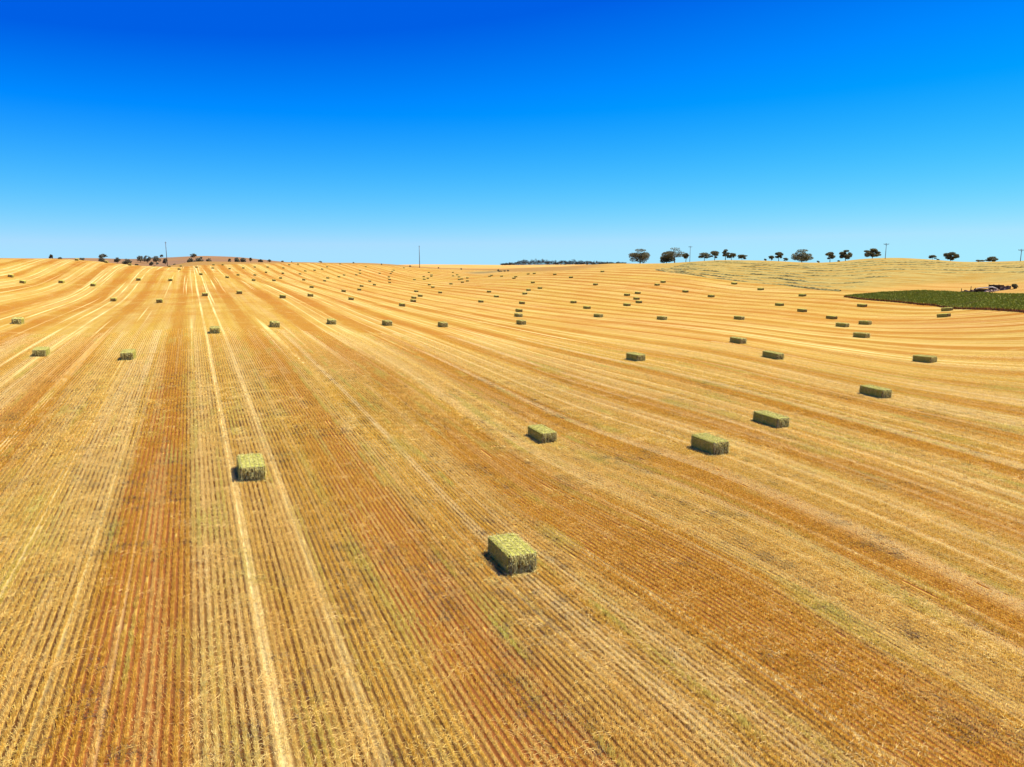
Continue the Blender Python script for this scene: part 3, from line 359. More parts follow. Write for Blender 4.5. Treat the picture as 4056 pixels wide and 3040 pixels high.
# ------------------------------------------------------------------ ground sheet
def lerp_tab(a, tab): return np.interp(a, [p[0] for p in tab], [p[1] for p in tab])
def build_ground():
    azs = np.concatenate([np.arange(-180, -46, 4.0), np.arange(-46, 46.01, 0.4), np.arange(50, 180, 4.0)])
    rs = np.concatenate([[0.6, 2, 4, 6, 8], np.exp(np.linspace(math.log(10), math.log(1200), 190)), [1350, 1600, 2000, 2600, 3600, 5000, 7000, 10000]])
    A, RR = np.meshgrid(np.radians(azs), rs, indexing='ij')
    X, Y = np.sin(A) * RR, np.cos(A) * RR
    Zz = height(X, Y)
    na, nr = A.shape
    V = np.stack([X, Y, Zz], -1).reshape(-1, 3)
    Fc = []
    for i in range(na):
        i2 = (i + 1) % na
        for j in range(nr - 1):
            Fc.append((i * nr + j, i2 * nr + j, i2 * nr + j + 1, i * nr + j + 1))
    cap = len(V)
    V = np.vstack([V, [[0, 0, hz(0, 1)]]])
    for i in range(na): Fc.append((cap, ((i + 1) % na) * nr, i * nr))
    az = np.degrees(A)
    rw = lerp_tab(az, WLINE); edge = lerp_tab(az, EDGE)
    n1 = vnoise(X * 0.05, Y * 0.05, 3)
    mown = np.clip((RR - rw * (1.0 + 0.03 * (n1 - 0.5))) / (rw * 0.035), 0, 1) * np.clip((az - 9.0) / 4.0, 0, 1) * (az < 90)
    verge = np.clip((RR - edge) / (edge * 0.02), 0, 1) * np.clip((az + 27.0) / 2.0, 0, 1) * np.clip((8.5 - az) / 4.0, 0, 1)
    u = X * RC - Y * RS; v = X * RS + Y * RC
    scrub = np.exp(-(((az + 2.2) / 1.5) ** 2 + ((RR - 622) / 32.0) ** 2))
    scrub = np.clip(scrub * 2.2 - 0.5 + 0.8 * (n1 - 0.5), 0, 1)
    bare = np.exp(-(((X - 140) / 13.0) ** 2 + ((Y - 211) / 17.0) ** 2)) * 1.3
    path = 0.8 * np.clip(1 - np.abs(RR - rw * 0.985) / (rw * 0.03), 0, 1) * np.clip((az - 25.5) / 2, 0, 1) * (az < 60)
    bare = np.clip(np.maximum(bare, path), 0, 1)
    z1 = np.zeros(1)
    at = {n: ('POINT', np.concatenate([q.reshape(-1), z1])) for n, q in (("mown", mown), ("verge", verge), ("scrub", scrub), ("bare", bare))}
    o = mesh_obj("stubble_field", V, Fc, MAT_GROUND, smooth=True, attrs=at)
    tag(o, "golden stubble field in long seed rows over rolling ground", "field", kind="structure")
build_ground()

# ------------------------------------------------------------------ far hills
def build_hill(name, tab, r0, r1, r2, zlow, mat, label):
    azs = np.linspace(tab[0][0], tab[-1][0], 140)
    zc = lerp_tab(azs, tab)
    kern = np.ones(5) / 5
    zc = np.convolve(np.pad(zc, 2, mode='edge'), kern, mode='valid')
    ts = np.concatenate([np.linspace(-0.35, 1, 34), np.linspace(1.1, 2.2, 8)])
    V, Fc = [], []
    for a, z in zip(azs, zc):
        el = (z - 12.0) / r1
        el0 = (zlow - 12.0) / r0
        for tt in ts:
            if tt <= 1:
                r = r0 + (r1 - r0) * tt
                e = el0 + (el - el0) * tt if tt > 0 else el0 + tt * 0.03
                zz = 12.0 + e * r
            else:
                r = r1 + (tt - 1) * (r2 - r1); zz = z - (tt - 1) ** 2 * 26.0
            V.append((math.sin(R(a)) * r, math.cos(R(a)) * r, zz))
    m = len(ts)
    for i in range(len(azs) - 1):
        for j in range(m - 1):
            Fc.append((i * m + j, (i + 1) * m + j, (i + 1) * m + j + 1, i * m + j + 1))
    o = mesh_obj(name, V, Fc, mat, smooth=True)
    tag(o, label, "hill", kind="structure")
def hill_mat(name, c1, c2, c3):
    mat, t = new_mat(name)
    P, X, Y, Zc = t.pos()
    n1 = t.noise(P, 0.010, 5, 0.65); n2 = t.noise(P, 0.05, 4, 0.7); n3 = t.noise(t.xyz(t.m('MULTIPLY', X, 0.006), t.m('MULTIPLY', Y, 0.03), 0.0), 1.0, 3)
    c = t.mix(t.mr(n1, 0.38, 0.62), c1, c2)
    c = t.mix(t.m('MULTIPLY', t.mr(n3, 0.5, 0.7), 0.6), c, c3)
    c = t.mix(t.m('MULTIPLY', t.mr(n2, 0.55, 0.75), 0.5), c, c3)
    t.out(c, rough=0.95, spec=0.05)
    return mat
build_hill("hill", HILL_A, 820.0, 1300.0, 1700.0, 4.0, hill_mat("dry_hill", (0.205, 0.115, 0.055), (0.24, 0.128, 0.048), (0.15, 0.10, 0.062)), "dry brown grazing hill dotted with trees on the left skyline")
build_hill("far_field", HILL_B, 1000.0, 1650.0, 2100.0, 1.5, hill_mat("far_stubble", (0.47, 0.25, 0.058), (0.50, 0.29, 0.085), (0.43, 0.225, 0.055)), "pale orange far field on the centre skyline")

# ------------------------------------------------------------------ straw materials
def straw_material():
    mat, t = new_mat("straw")
    tone = t.attr("tone"); hgt = t.attr("tall")
    pale = t.attr("pale", 'INSTANCER'); grn = t.attr("grn", 'INSTANCER'); rst = t.attr("rust", 'INSTANCER')
    c = t.mix(t.mr(tone, 0.0, 0.55), (0.46, 0.26, 0.022), (0.84, 0.56, 0.060))
    c = t.mix(t.mr(tone, 0.5, 0.95), c, (0.95, 0.74, 0.20))
    c = t.mix(rst, c, t.mix(tone, (0.48, 0.215, 0.020), (0.84, 0.48, 0.050)))
    c = t.mix(t.m('MULTIPLY', pale, t.mr(tone, 0.0, 0.5, 0.55, 1.0)), c, (0.95, 0.79, 0.36))
    c = t.mix(grn, c, t.mix(tone, (0.50, 0.44, 0.05), (0.84, 0.74, 0.22)))
    t.out(c, rough=0.6, spec=0.25, trans=0.42)
    return mat
MAT_STRAW = straw_material()
def dark_litter_material():
    mat, t = new_mat("weathered_chaff")
    tone = t.attr("tone")
    t.out(t.mix(tone, (0.060, 0.036, 0.022), (0.20, 0.13, 0.075)), rough=0.8, spec=0.2)
    return mat
MAT_DARK = dark_litter_material()

def blade(V, Fc, tone, base, direc, length, width, tn, bend=0.0):
    """one bent straw: two quads"""
    b = Vector(base); d = Vector(direc).normalized()
    side = d.cross(Vector((random.uniform(-1, 1), random.uniform(-1, 1), random.uniform(-0.3, 1)))).normalized() * (width / 2)
    mid = b + d * (length * 0.55)
    tip = mid + (d + Vector((random.uniform(-1, 1), random.uniform(-1, 1), -0.6)) * bend).normalized() * (length * 0.45)
    o = len(V)
    V += [tuple(b - side), tuple(b + side), tuple(mid + side * 0.9), tuple(mid - side * 0.9), tuple(tip + side * 0.6), tuple(tip - side * 0.6)]
    Fc += [(o, o + 1, o + 2, o + 3), (o + 3, o + 2, o + 4, o + 5)]
    tone += [tn] * 6
def proto(name, V, Fc, tone, mat):
    me = bpy.data.meshes.new(name)
    me.from_pydata(V, [], Fc); me.materials.append(mat)
    at = me.attributes.new("tone", 'FLOAT', 'POINT'); at.data.foreach_set("value", np.asarray(tone, np.float32))
    me.update()
    return bpy.data.objects.new(name, me)
def proto_collection(name, objs):
    c = bpy.data.collections.new(name)
    for o in objs: c.objects.link(o)
    return c
def row_protos(n, length, blades, width, hmin, hmax, spread):
    out = []
    for i in range(n):
        V, Fc, tn = [], [], []
        for q in range(blades):
            y = random.uniform(-length / 2, length / 2); x = random.gauss(0, spread)
            lean = (random.gauss(0, 0.22), random.gauss(0, 0.45), 1.0)
            blade(V, Fc, tn, (x, y, -0.01), lean, random.uniform(hmin, hmax), width * random.uniform(0.7, 1.3), random.random(), random.uniform(0, 0.9) if random.random() < 0.4 else 0.1)
        out.append(proto("stubble_row_piece", V, Fc, tn, MAT_STRAW))
    return proto_collection("row_pieces", out)
def litter_protos(n, size, blades, width, lmin, lmax, mat, lift=0.05):
    out = []
    for i in range(n):
        V, Fc, tn = [], [], []
        for q in range(blades):
            rr = size / 2 * math.sqrt(random.random()); an = random.uniform(0, 6.283); x, y = rr * math.cos(an), rr * math.sin(an)
            a = random.uniform(0, 6.283)
            blade(V, Fc, tn, (x, y, random.uniform(0.005, lift)), (math.cos(a), math.sin(a), random.uniform(-0.05, 0.25)), random.uniform(lmin, lmax), width * random.uniform(0.7, 1.3), random.random(), random.uniform(0, 0.5))
        out.append(proto("litter_piece", V, Fc, tn, mat))
    return proto_collection("litter_pieces", out)

def scatter(name, coll, nvar, x, y, z, rot, scale, attrs, label, cat):
    """points + geometry nodes instancing of straw pieces: uncountable straw = stuff"""
    me = bpy.data.meshes.new(name)
    n = len(x)
    me.vertices.add(n)
    me.vertices.foreach_set("co", np.stack([x, y, z], -1).astype(np.float32).reshape(-1))
    at = me.attributes.new("rotv", 'FLOAT_VECTOR', 'POINT')
    rv = np.zeros((n, 3), np.float32); rv[:, 2] = rot; at.data.foreach_set("vector", rv.reshape(-1))
    at = me.attributes.new("sc", 'FLOAT_VECTOR', 'POINT')
    hh = np.hypot(x, y); low = 1.0 - 0.85 * np.clip((hh - 60) / 55.0, 0, 1)       # stubble melts into the ground texture far out
    sv = np.stack([scale, scale, scale * low], -1).astype(np.float32); at.data.foreach_set("vector", sv.reshape(-1))
    at = me.attributes.new("vi", 'INT', 'POINT'); at.data.foreach_set("value", rng.integers(0, nvar, n).astype(np.int32))
    for k, vals in attrs.items():
        at = me.attributes.new(k, 'FLOAT', 'POINT'); at.data.foreach_set("value", np.asarray(vals, np.float32))
    me.update()
    o = bpy.data.objects.new(name, me); link(o)
    ng = bpy.data.node_groups.new(name + "_nodes", 'GeometryNodeTree')
    ng.interface.new_socket("Geometry", in_out='INPUT', socket_type='NodeSocketGeometry')
    ng.interface.new_socket("Geometry", in_out='OUTPUT', socket_type='NodeSocketGeometry')
    gi = ng.nodes.new('NodeGroupInput'); go = ng.nodes.new('NodeGroupOutput')
    ci = ng.nodes.new('GeometryNodeCollectionInfo'); ci.inputs['Collection'].default_value = coll
    ci.inputs['Separate Children'].default_value = True; ci.inputs['Reset Children'].default_value = True
    ip = ng.nodes.new('GeometryNodeInstanceOnPoints'); ip.inputs['Pick Instance'].default_value = True
    def na(nm, typ):
        q = ng.nodes.new('GeometryNodeInputNamedAttribute'); q.data_type = typ; q.inputs['Name'].default_value = nm
        return q.outputs['Attribute']
    L = ng.links.new
    L(gi.outputs[0], ip.inputs['Points']); L(ci.outputs[0], ip.inputs['Instance'])
    L(na("vi", 'INT'), ip.inputs['Instance Index']); L(na("sc", 'FLOAT_VECTOR'), ip.inputs['Scale'])
    e2r = ng.nodes.new('FunctionNodeEulerToRotation'); L(na("rotv", 'FLOAT_VECTOR'), e2r.inputs[0]); L(e2r.outputs[0], ip.inputs['Rotation'])
    L(ip.outputs[0], go.inputs[0])
    md = o.modifiers.new("straw", 'NODES'); md.node_group = ng
    tag(o, label, cat, kind="stuff")
    return o

def in_view(x, y, r0, r1, azm=41.0):
    h = np.hypot(x, y); a = np.degrees(np.arctan2(x, y))
    return (h >= r0) & (h < r1) & (np.abs(a) < azm)
def straw_zone(u, v):
    k, d = swath_of(u)
    ad = np.abs(d)
    st = np.clip((hash1(k, TRK_M) - 0.30) / 0.55, 0, 1)
    bw = 2.3 + 1.2 * hash1(k, 1.7)
    cover = np.clip((bw + 1.3 - ad) / 2.2, 0, 1)
    cover = cover + (vnoise(u * 0.95, v * 0.014, 21) - 0.5) * 1.15 + (vnoise(u * 0.30, v * 0.07, 22) - 0.5) * 0.7
    cover = np.clip(cover, 0, 1)
    track = np.exp(-((ad - 1.12) / 0.11) ** 2) * st
    return k, d, cover, track
BAREA = np.array([(b[0], b[1]) for b in BALES[:14]])
def off_bales(x, y, m=0.75):
    ok = np.ones(len(x), bool)
    for bx, by in BAREA:
        dx, dy = x - bx, y - by
        uu = dx * RC - dy * RS; vv = dx * RS + dy * RC
        ok &= ~((np.abs(uu) < 0.6) & (np.abs(vv) < 1.2))
    return ok

def build_stubble():
    sp = 0.225
    for (r0, r1, step, name, coll, nv, lab) in (
        (11.0, 48.0, 0.5, "stubble", row_protos(6, 0.56, 105, 0.011, 0.06, 0.16, 0.030), 6, "standing cut straw in seed rows in the foreground"),
        (48.0, 115.0, 1.0, "stubble", row_protos(5, 1.08, 125, 0.018, 0.06, 0.16, 0.032), 5, "standing cut straw in seed rows in the middle distance")):
        # rows cover a box in (u, v)
        us = np.round(np.arange(-r1, r1, sp) / sp) * sp; vs = np.arange(-0.2 * r1, r1, step)
        U, Vv = np.meshgrid(us, vs, indexing='ij')
        U = U.reshape(-1); Vv = Vv.reshape(-1) + rng.uniform(-0.1, 0.1, U.size) * step
        U0 = U
        U = U + rng.normal(0, 0.007, U.size)
        X = U * RC + Vv * RS; Y = -U * RS + Vv * RC
        keep = in_view(X, Y, r0, r1)
        k, d, cover, track = straw_zone(U, Vv)
        gap = vnoise(U * 3.1, Vv * 1.1, 5)
        keep &= gap > 0.05 * (1 - track)
        keep &= off_bales(X, Y)
        X, Y, U, Vv, d, cover, track, k = [q[keep] for q in (X, Y, U, Vv, d, cover, track, k)]
        n = X.size
        rot = -ROW + rng.normal(0, 0.02, n) + np.where(rng.random(n) < 0.5, math.pi, 0)
        big = vnoise(U * 0.12, Vv * 0.05, 8)
        pale = np.clip(track * 1.1 + 0.28 * np.clip(cover - 0.45, 0, 1) + 0.65 * np.clip(vnoise(U * 0.8, Vv * 0.012, 9) - 0.45, 0, 1) * (cover + 0.4) + 0.25 * (vnoise(U * 4.0, Vv * 0.05, 10) > 0.62) + 0.75 * np.clip((vnoise(U * 1.3, Vv * 0.008, 24) - 0.70) * 5.0, 0, 1), 0, 1)
        rust = np.clip((1 - cover) * 0.70 + (big - 0.5) * 0.7 - track, 0, 0.62)
        grn = np.clip((vnoise(U * 1.6, Vv * 0.18, 12) - 0.72) * 3.0, 0, 0.8)
        edge_g = np.exp(-((np.abs(np.abs(d) - 2.9) - 0.0) / 0.16) ** 2) * (hash1(k, 4.2) > 0.45) * np.clip((vnoise(U * 0.3, Vv * 0.25, 13) - 0.45) * 3.5, 0, 1)
        strip = (np.exp(-((U - 8.85) / 0.13) ** 2) + np.exp(-((U - 12.55) / 0.15) ** 2)) * np.clip((vnoise(U * 0.0 + 3, Vv * 0.45, 16) - 0.25) * 2.2, 0, 1)
        edge_g = np.clip(edge_g * 0.7 + strip, 0, 1)
        grn = np.clip(grn + edge_g * 0.9, 0, 1) * (1 - track)
        sc = np.clip(rng.normal(1.0, 0.12, n) * (0.86 + 0.3 * vnoise(U * 0.5, Vv * 0.4, 14)) + 0.5 * edge_g, 0.5, 1.7)
        scatter(name, coll, nv, X, Y, height(X, Y), rot, sc, dict(pale=pale, rust=rust, grn=grn), lab, "stubble")
build_stubble()

def build_litter():
    for (r0, r1, dens, name, coll, nv, lab) in (
        (11.0, 48.0, 4.2, "loose_straw", litter_protos(5, 0.62, 34, 0.0095, 0.07, 0.34, MAT_STRAW), 5, "loose pale straw lying between the rows in the foreground"),
        (48.0, 115.0, 1.6, "loose_straw", litter_protos(4, 1.05, 70, 0.014, 0.08, 0.30, MAT_STRAW), 4, "loose pale straw lying between the rows farther out")):
        n = int(0.5 * (r1 * r1 - r0 * r0) * R(82) * dens)
        rr = np.sqrt(rng.uniform(r0 * r0, r1 * r1, n)); aa = np.radians(rng.uniform(-41, 41, n))
        X, Y = np.sin(aa) * rr, np.cos(aa) * rr
        U = X * RC - Y * RS; Vv = X * RS + Y * RC
        k, d, cover, track = straw_zone(U, Vv)
        keep = (rng.random(n) < np.clip(cover ** 1.4 * 0.85 + 0.15, 0, 1)) & off_bales(X, Y)
        if r1 > 100: keep &= rng.random(n) > np.clip((rr - 50) / 45.0, 0, 1)
        X, Y, U, Vv, d, cover, track, k = [q[keep] for q in (X, Y, U, Vv, d, cover, track, k)]
        n = X.size
        pale = np.clip(0.38 + 0.55 * (vnoise(U * 0.4, Vv * 0.08, 31) - 0.3) + track * 0.6, 0, 0.9)
        rust = np.clip((vnoise(U * 0.15, Vv * 0.06, 32) - 0.45) * 2.0, 0, 0.7)
        grn = np.clip((vnoise(U * 0.9, Vv * 0.3, 33) - 0.62) * 2.2, 0, 0.7)
        scatter(name, coll, nv, X, Y, height(X, Y) + 0.005, rng.uniform(0, 6.28, n), rng.uniform(0.8, 1.25, n), dict(pale=pale, rust=rust, grn=grn), lab, "straw")
    # grey weathered chaff on the bare soil bands
    coll = litter_protos(4, 0.5, 26, 0.010, 0.05, 0.20, MAT_DARK, 0.03)
    n = 26000
    rr = np.sqrt(rng.uniform(11.0 ** 2, 75.0 ** 2, n)); aa = np.radians(rng.uniform(-41, 41, n))
    X, Y = np.sin(aa) * rr, np.cos(aa) * rr
    U = X * RC - Y * RS; Vv = X * RS + Y * RC
    k, d, cover, track = straw_zone(U, Vv)
    pr = np.clip((vnoise(U * 0.9, Vv * 0.35, 41) - 0.52) * 3.0, 0, 1) * (0.45 + 0.55 * (1 - cover))
    keep = (rng.random(n) < pr) & off_bales(X, Y) & (track < 0.3)
    X, Y = X[keep], Y[keep]; n = X.size
    z0 = np.zeros(n)
    scatter("weathered_chaff", coll, 4, X, Y, height(X, Y) + 0.004, rng.uniform(0, 6.28, n), rng.uniform(0.7, 1.3, n), dict(pale=z0, rust=z0, grn=z0), "dark weathered chaff scattered on the red soil", "chaff")
build_litter()

# ------------------------------------------------------------------ hay bales
def hay_material():
    mat, t = new_mat("hay")
    tc = t.n('ShaderNodeTexCoord').outputs['Object']
    P, X, Y, Zc = t.pos()
    oi = t.n('ShaderNodeObjectInfo').outputs['Random']
    sp = t.n('ShaderNodeSeparateXYZ'); t.put(sp.inputs[0], tc)
    off = t.xyz(t.m('MULTIPLY', oi, 37.0), t.m('MULTIPLY', oi, 11.0), 0.0)
    va = t.n('ShaderNodeVectorMath', operation='ADD'); t.put(va.inputs[0], tc); t.put(va.inputs[1], off)
    v = va.outputs[0]
    st = t.n('ShaderNodeVectorMath', operation='MULTIPLY'); t.put(st.inputs[0], v); st.inputs[1].default_value = (34.0, 9.0, 34.0)
    n1 = t.noise(st.outputs[0], 1.0, 4, 0.7); n2 = t.noise(v, 2.6, 3, 0.6); n3 = t.noise(v, 22.0, 4, 0.75)
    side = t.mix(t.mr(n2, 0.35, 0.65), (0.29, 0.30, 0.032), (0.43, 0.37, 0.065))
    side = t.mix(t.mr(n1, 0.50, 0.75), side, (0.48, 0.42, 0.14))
    endm = t.mr(t.m('ABSOLUTE', sp.outputs[1]), 1.18, 1.23)
    sv = t.n('ShaderNodeVectorMath', operation='MULTIPLY'); t.put(sv.inputs[0], v); sv.inputs[1].default_value = (13.0, 1.0, 2.6)
    ne = t.noise(sv.outputs[0], 1.0, 4, 0.7)
    ends = t.mix(t.mr(ne, 0.42, 0.58), (0.10, 0.070, 0.020), (0.34, 0.26, 0.075))
    ends = t.mix(t.mr(ne, 0.56, 0.66), ends, (0.78, 0.68, 0.34))
    side = t.mix(endm, side, ends)
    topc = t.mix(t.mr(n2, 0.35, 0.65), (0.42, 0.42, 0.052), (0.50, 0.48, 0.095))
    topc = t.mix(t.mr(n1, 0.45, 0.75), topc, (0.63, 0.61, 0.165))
    c = t.mix(t.mr(sp.outputs[2], 0.775, 0.815), side, topc)          # top painted lighter, sides darker, imitating sun and shade beyond mild bleaching
    c = t.mix(t.mr(n3, 0.52, 0.34, 0.0, 0.7), c, (0.11, 0.085, 0.022))
    fl = t.noise(t.xyz(0.0, t.m('MULTIPLY', sp.outputs[1], 11.0), oi), 1.0, 1)
    c = t.mix(t.m('MULTIPLY', t.mr(fl, 0.5, 0.62), 0.25), c, (0.16, 0.13, 0.04))
    c = t.mix(t.mr(oi, 0.0, 1.0, 0.0, 0.35), c, t.mix(0.5, c, (0.36, 0.25, 0.05)))
    g = t.m('ADD', t.m('MULTIPLY', n3, 1.0), t.m('MULTIPLY', n1, 0.8))
    t.out(c, rough=0.9, spec=0.1, bump=g, bstr=0.9, bdist=0.05)
    return mat
def hay_strand_material():
    mat, t = new_mat("hay_strands")
    tone = t.attr("tone")
    c = t.mix(t.mr(tone, 0.0, 0.5), (0.20, 0.18, 0.04), (0.56, 0.48, 0.13))
    c = t.mix(t.mr(tone, 0.5, 1.0), c, (0.82, 0.74, 0.27))
    t.out(c, rough=0.6, spec=0.2, trans=0.15)
    return mat
def plain(name, c, rough=0.7, spec=0.2, var=0.25, scale=3.0):
    mat, t = new_mat(name)
    P, X, Y, Zc = t.pos()
    n = t.noise(P, scale, 4, 0.65)
    t.out(t.mix(t.mr(n, 0.3, 0.7), tuple(q * (1 - var) for q in c), tuple(min(1, q * (1 + var)) for q in c)), rough=rough, spec=spec)
    return mat
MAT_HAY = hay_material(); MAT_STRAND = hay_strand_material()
MAT_TWINE = plain("twine", (0.55, 0.50, 0.33), 0.6, 0.2, 0.1)
BW, BL, BH = 1.25, 2.5, 0.84
TW = [(-0.5 + (i + 0.5) / 6.0) * BW for i in range(6)]     # six twines round the length of the bale

def bale_mesh(seed, nx, ny, nz, detail):
    rd = random.Random(seed)
    ids, V, Fc = {}, [], []
    flake = [rd.uniform(-1, 1) for _ in range(64)]
    ph = [rd.uniform(0, 6.28) for _ in range(12)]
    def nz3(x, y, z, f): return math.sin(x * f + ph[0] + 1.3 * math.sin(y * f * .7 + ph[1])) * math.sin(y * f * .9 + ph[2] + 1.1 * math.sin(z * f + ph[3])) * math.cos(z * f * 1.1 + ph[4] + math.sin(x * f * .8))
    def vert(i, j, k):
        key = (i, j, k)
        if key in ids: return ids[key]
        a, b, c = i / nx * 2 - 1, j / ny * 2 - 1, k / nz * 2 - 1
        x, y, z = a * BW / 2, b * BL / 2, (c + 1) * BH / 2
        if detail:
            # rounded edges
            ex, ey, ez = max(0, abs(a) - 0.86) / 0.14, max(0, abs(b) - 0.93) / 0.07, max(0, abs(c) - 0.82) / 0.18
            sh = 0.030 * (ex * ey + ex * ez + ey * ez + 0.6 * (ex * ex * ey * ey + ez * ez * ex * ex))
            x -= math.copysign(sh, a) * (1 if ex > 0 else 0); y -= math.copysign(sh, b) * (1 if ey > 0 else 0)
            z -= math.copysign(sh, c) * (1 if ez > 0 and c > 0 else 0)
            tw = min(abs(x - q) for q in TW)
            groove = math.exp(-(tw / 0.032) ** 2)
            if j in (0, ny):
                bulge = 0.12 * (1 - math.exp(-(tw / 0.060) ** 2)) * (0.45 + 0.55 * math.sin(math.pi * (c + 1) / 2) ** 0.6) + 0.035 * nz3(x, y, z * 1.6, 9) + 0.02 * nz3(x, y, z, 21)
                y += math.copysign(bulge - 0.03, b)
            if k == nz: z += -0.034 * groove + 0.016 * nz3(x, y, z, 8) + 0.012 * nz3(x, y, z, 23)
            if i in (0, nx):
                fi = int((y + 1.3) / 0.085) % 64
                x += math.copysign(0.016 * flake[fi] + 0.018 * nz3(x, y, z, 7) + 0.012 * nz3(x, y, z, 25), a)
        ids[key] = len(V); V.append((x, y, z)); return ids[key]
    for i in range(nx):
        for j in range(ny):
            Fc.append((vert(i, j, nz), vert(i + 1, j, nz), vert(i + 1, j + 1, nz), vert(i, j + 1, nz)))
            Fc.append((vert(i, j, 0), vert(i, j + 1, 0), vert(i + 1, j + 1, 0), vert(i + 1, j, 0)))
    for i in range(nx):
        for k in range(nz):
            Fc.append((vert(i, 0, k), vert(i + 1, 0, k), vert(i + 1, 0, k + 1), vert(i, 0, k + 1)))
            Fc.append((vert(i, ny, k), vert(i, ny, k + 1), vert(i + 1, ny, k + 1), vert(i + 1, ny, k)))
    for j in range(ny):
        for k in range(nz):
            Fc.append((vert(0, j, k), vert(0, j, k + 1), vert(0, j + 1, k + 1), vert(0, j + 1, k)))
            Fc.append((vert(nx, j, k), vert(nx, j + 1, k), vert(nx, j + 1, k + 1), vert(nx, j, k + 1)))
    me = bpy.data.meshes.new("hay_block")
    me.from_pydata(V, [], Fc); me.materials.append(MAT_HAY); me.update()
    return me
def strand_mesh(n, width, lmul=1.0):
    V, Fc, tn = [], [], []
    for q in range(n):
        f = random.random()
        if f < 0.32:       # top
            a = random.uniform(0, 6.283)
            blade(V, Fc, tn, (random.uniform(-.58, .58), random.uniform(-1.18, 1.18), BH + 0.005), (math.cos(a), math.sin(a), random.uniform(0.0, 0.4)), random.uniform(.06, .2) * lmul, width, random.random() ** 0.8, 0.5)
        elif f < 0.68:     # ends: strands bent down over the end of the bale
            s = random.choice((-1, 1))
            blade(V, Fc, tn, (random.uniform(-.57, .57), s * random.uniform(1.25, 1.33), random.uniform(0.15, BH - 0.02)), (random.gauss(0, .35), s * random.uniform(0.05, .5), random.uniform(-1, .5)), random.uniform(.08, .22) * lmul, width * 1.15, min(1, 0.6 + random.random() * .6), 0.5)
        elif f < 0.90:
            s = random.choice((-1, 1))
            blade(V, Fc, tn, (s * random.uniform(.62, .64), random.uniform(-1.18, 1.18), random.uniform(0.05, BH - 0.03)), (s * random.uniform(.05, .45), random.gauss(0, .7), random.gauss(0, .6)), random.uniform(.05, .16) * lmul, width, random.random(), 0.4)
        else:              # shed hay round the foot
            a = random.uniform(0, 6.283); s = random.choice((-1, 1))
            if random.random() < 0.5: p = (random.uniform(-.75, .75), s * random.uniform(1.2, 1.6), random.uniform(.03, .10))
            else: p = (s * random.uniform(.6, .85), random.uniform(-1.3, 1.3), random.uniform(.03, .10))
            blade(V, Fc, tn, p, (math.cos(a), math.sin(a), random.uniform(0, .3)), random.uniform(.1, .3) * lmul, width, min(1, .4 + random.random() * .6), 0.3)
    me = bpy.data.meshes.new("loose_hay")
    me.from_pydata(V, [], Fc); me.materials.append(MAT_STRAND)
    at = me.attributes.new("tone", 'FLOAT', 'POINT'); at.data.foreach_set("value", np.asarray(tn, np.float32)); me.update()
    return me
def twine_mesh(x):
    e, r = 1.272, 0.008
    pts = [(x, -e, 0.04), (x, -e - .01, BH * .5), (x, -e + .015, BH - .04), (x, -e + .06, BH - 0.004), (x, 0, BH - .010), (x, e - .06, BH - 0.004), (x, e - .015, BH - .04), (x, e + .01, BH * .5), (x, e, 0.04)]
    v, f = tube(pts, [r] * len(pts), 4)
    me = bpy.data.meshes.new("twine"); me.from_pydata(v, [], f); me.materials.append(MAT_TWINE); me.update()
    return me
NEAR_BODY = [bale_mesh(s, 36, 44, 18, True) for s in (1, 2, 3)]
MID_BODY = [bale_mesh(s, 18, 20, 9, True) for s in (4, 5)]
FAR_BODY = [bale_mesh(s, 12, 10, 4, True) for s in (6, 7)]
NEAR_STRAND = [strand_mesh(2600, 0.012) for _ in range(3)]
MID_STRAND = [strand_mesh(800, 0.024, 1.3) for _ in range(2)]
TWINES = [twine_mesh(x) for x in TW]

MANUAL = {
 0: "square hay bale sitting between the two pale wheel tracks on the left",
 1: "nearest hay bale, in the middle of the foreground, shadow toward lower left",
 2: "hay bale just right of centre, behind the nearest one, darker end facing us",
 3: "hay bale right of centre, the larger of the neighbouring pair on the right",
 4: "hay bale of the right pair that stands farther back and to the right",
 5: "hay bale nearest the right edge of the photo in the middle distance",
}
ORD = ["first", "second", "third", "fourth", "fifth", "sixth", "seventh", "eighth", "ninth", "tenth", "eleventh", "twelfth", "thirteenth", "fourteenth", "fifteenth", "sixteenth", "seventeenth", "eighteenth", "nineteenth", "twentieth"]
ORD += ["twenty-" + q for q in ORD[:9]] + ["thirtieth"] + ["thirty-" + q for q in ORD[:9]]
def bale_labels():
    """rows of bales counted from the left, bales in a row counted from the front"""
    rows = {}
    for i, b in enumerate(BALES):
        k = round((b[0] * RC - b[1] * RS - SW0) / 9.75)
        rows.setdefault(k, []).append((math.hypot(b[0], b[1]), i))
    out = {}
    for rn, k in enumerate(sorted(rows)):
        for n, (r, i) in enumerate(sorted(rows[k])):
            size = "hay bale" if r < 130 else "small hay bale" if r < 300 else "tiny far hay bale"
            place = "nearest" if n == 0 else ORD[n] + " from the front"
            out[i] = "%s, %s in the %s bale row from the left" % (size, place, ORD[rn])
    out.update(MANUAL)
    return out
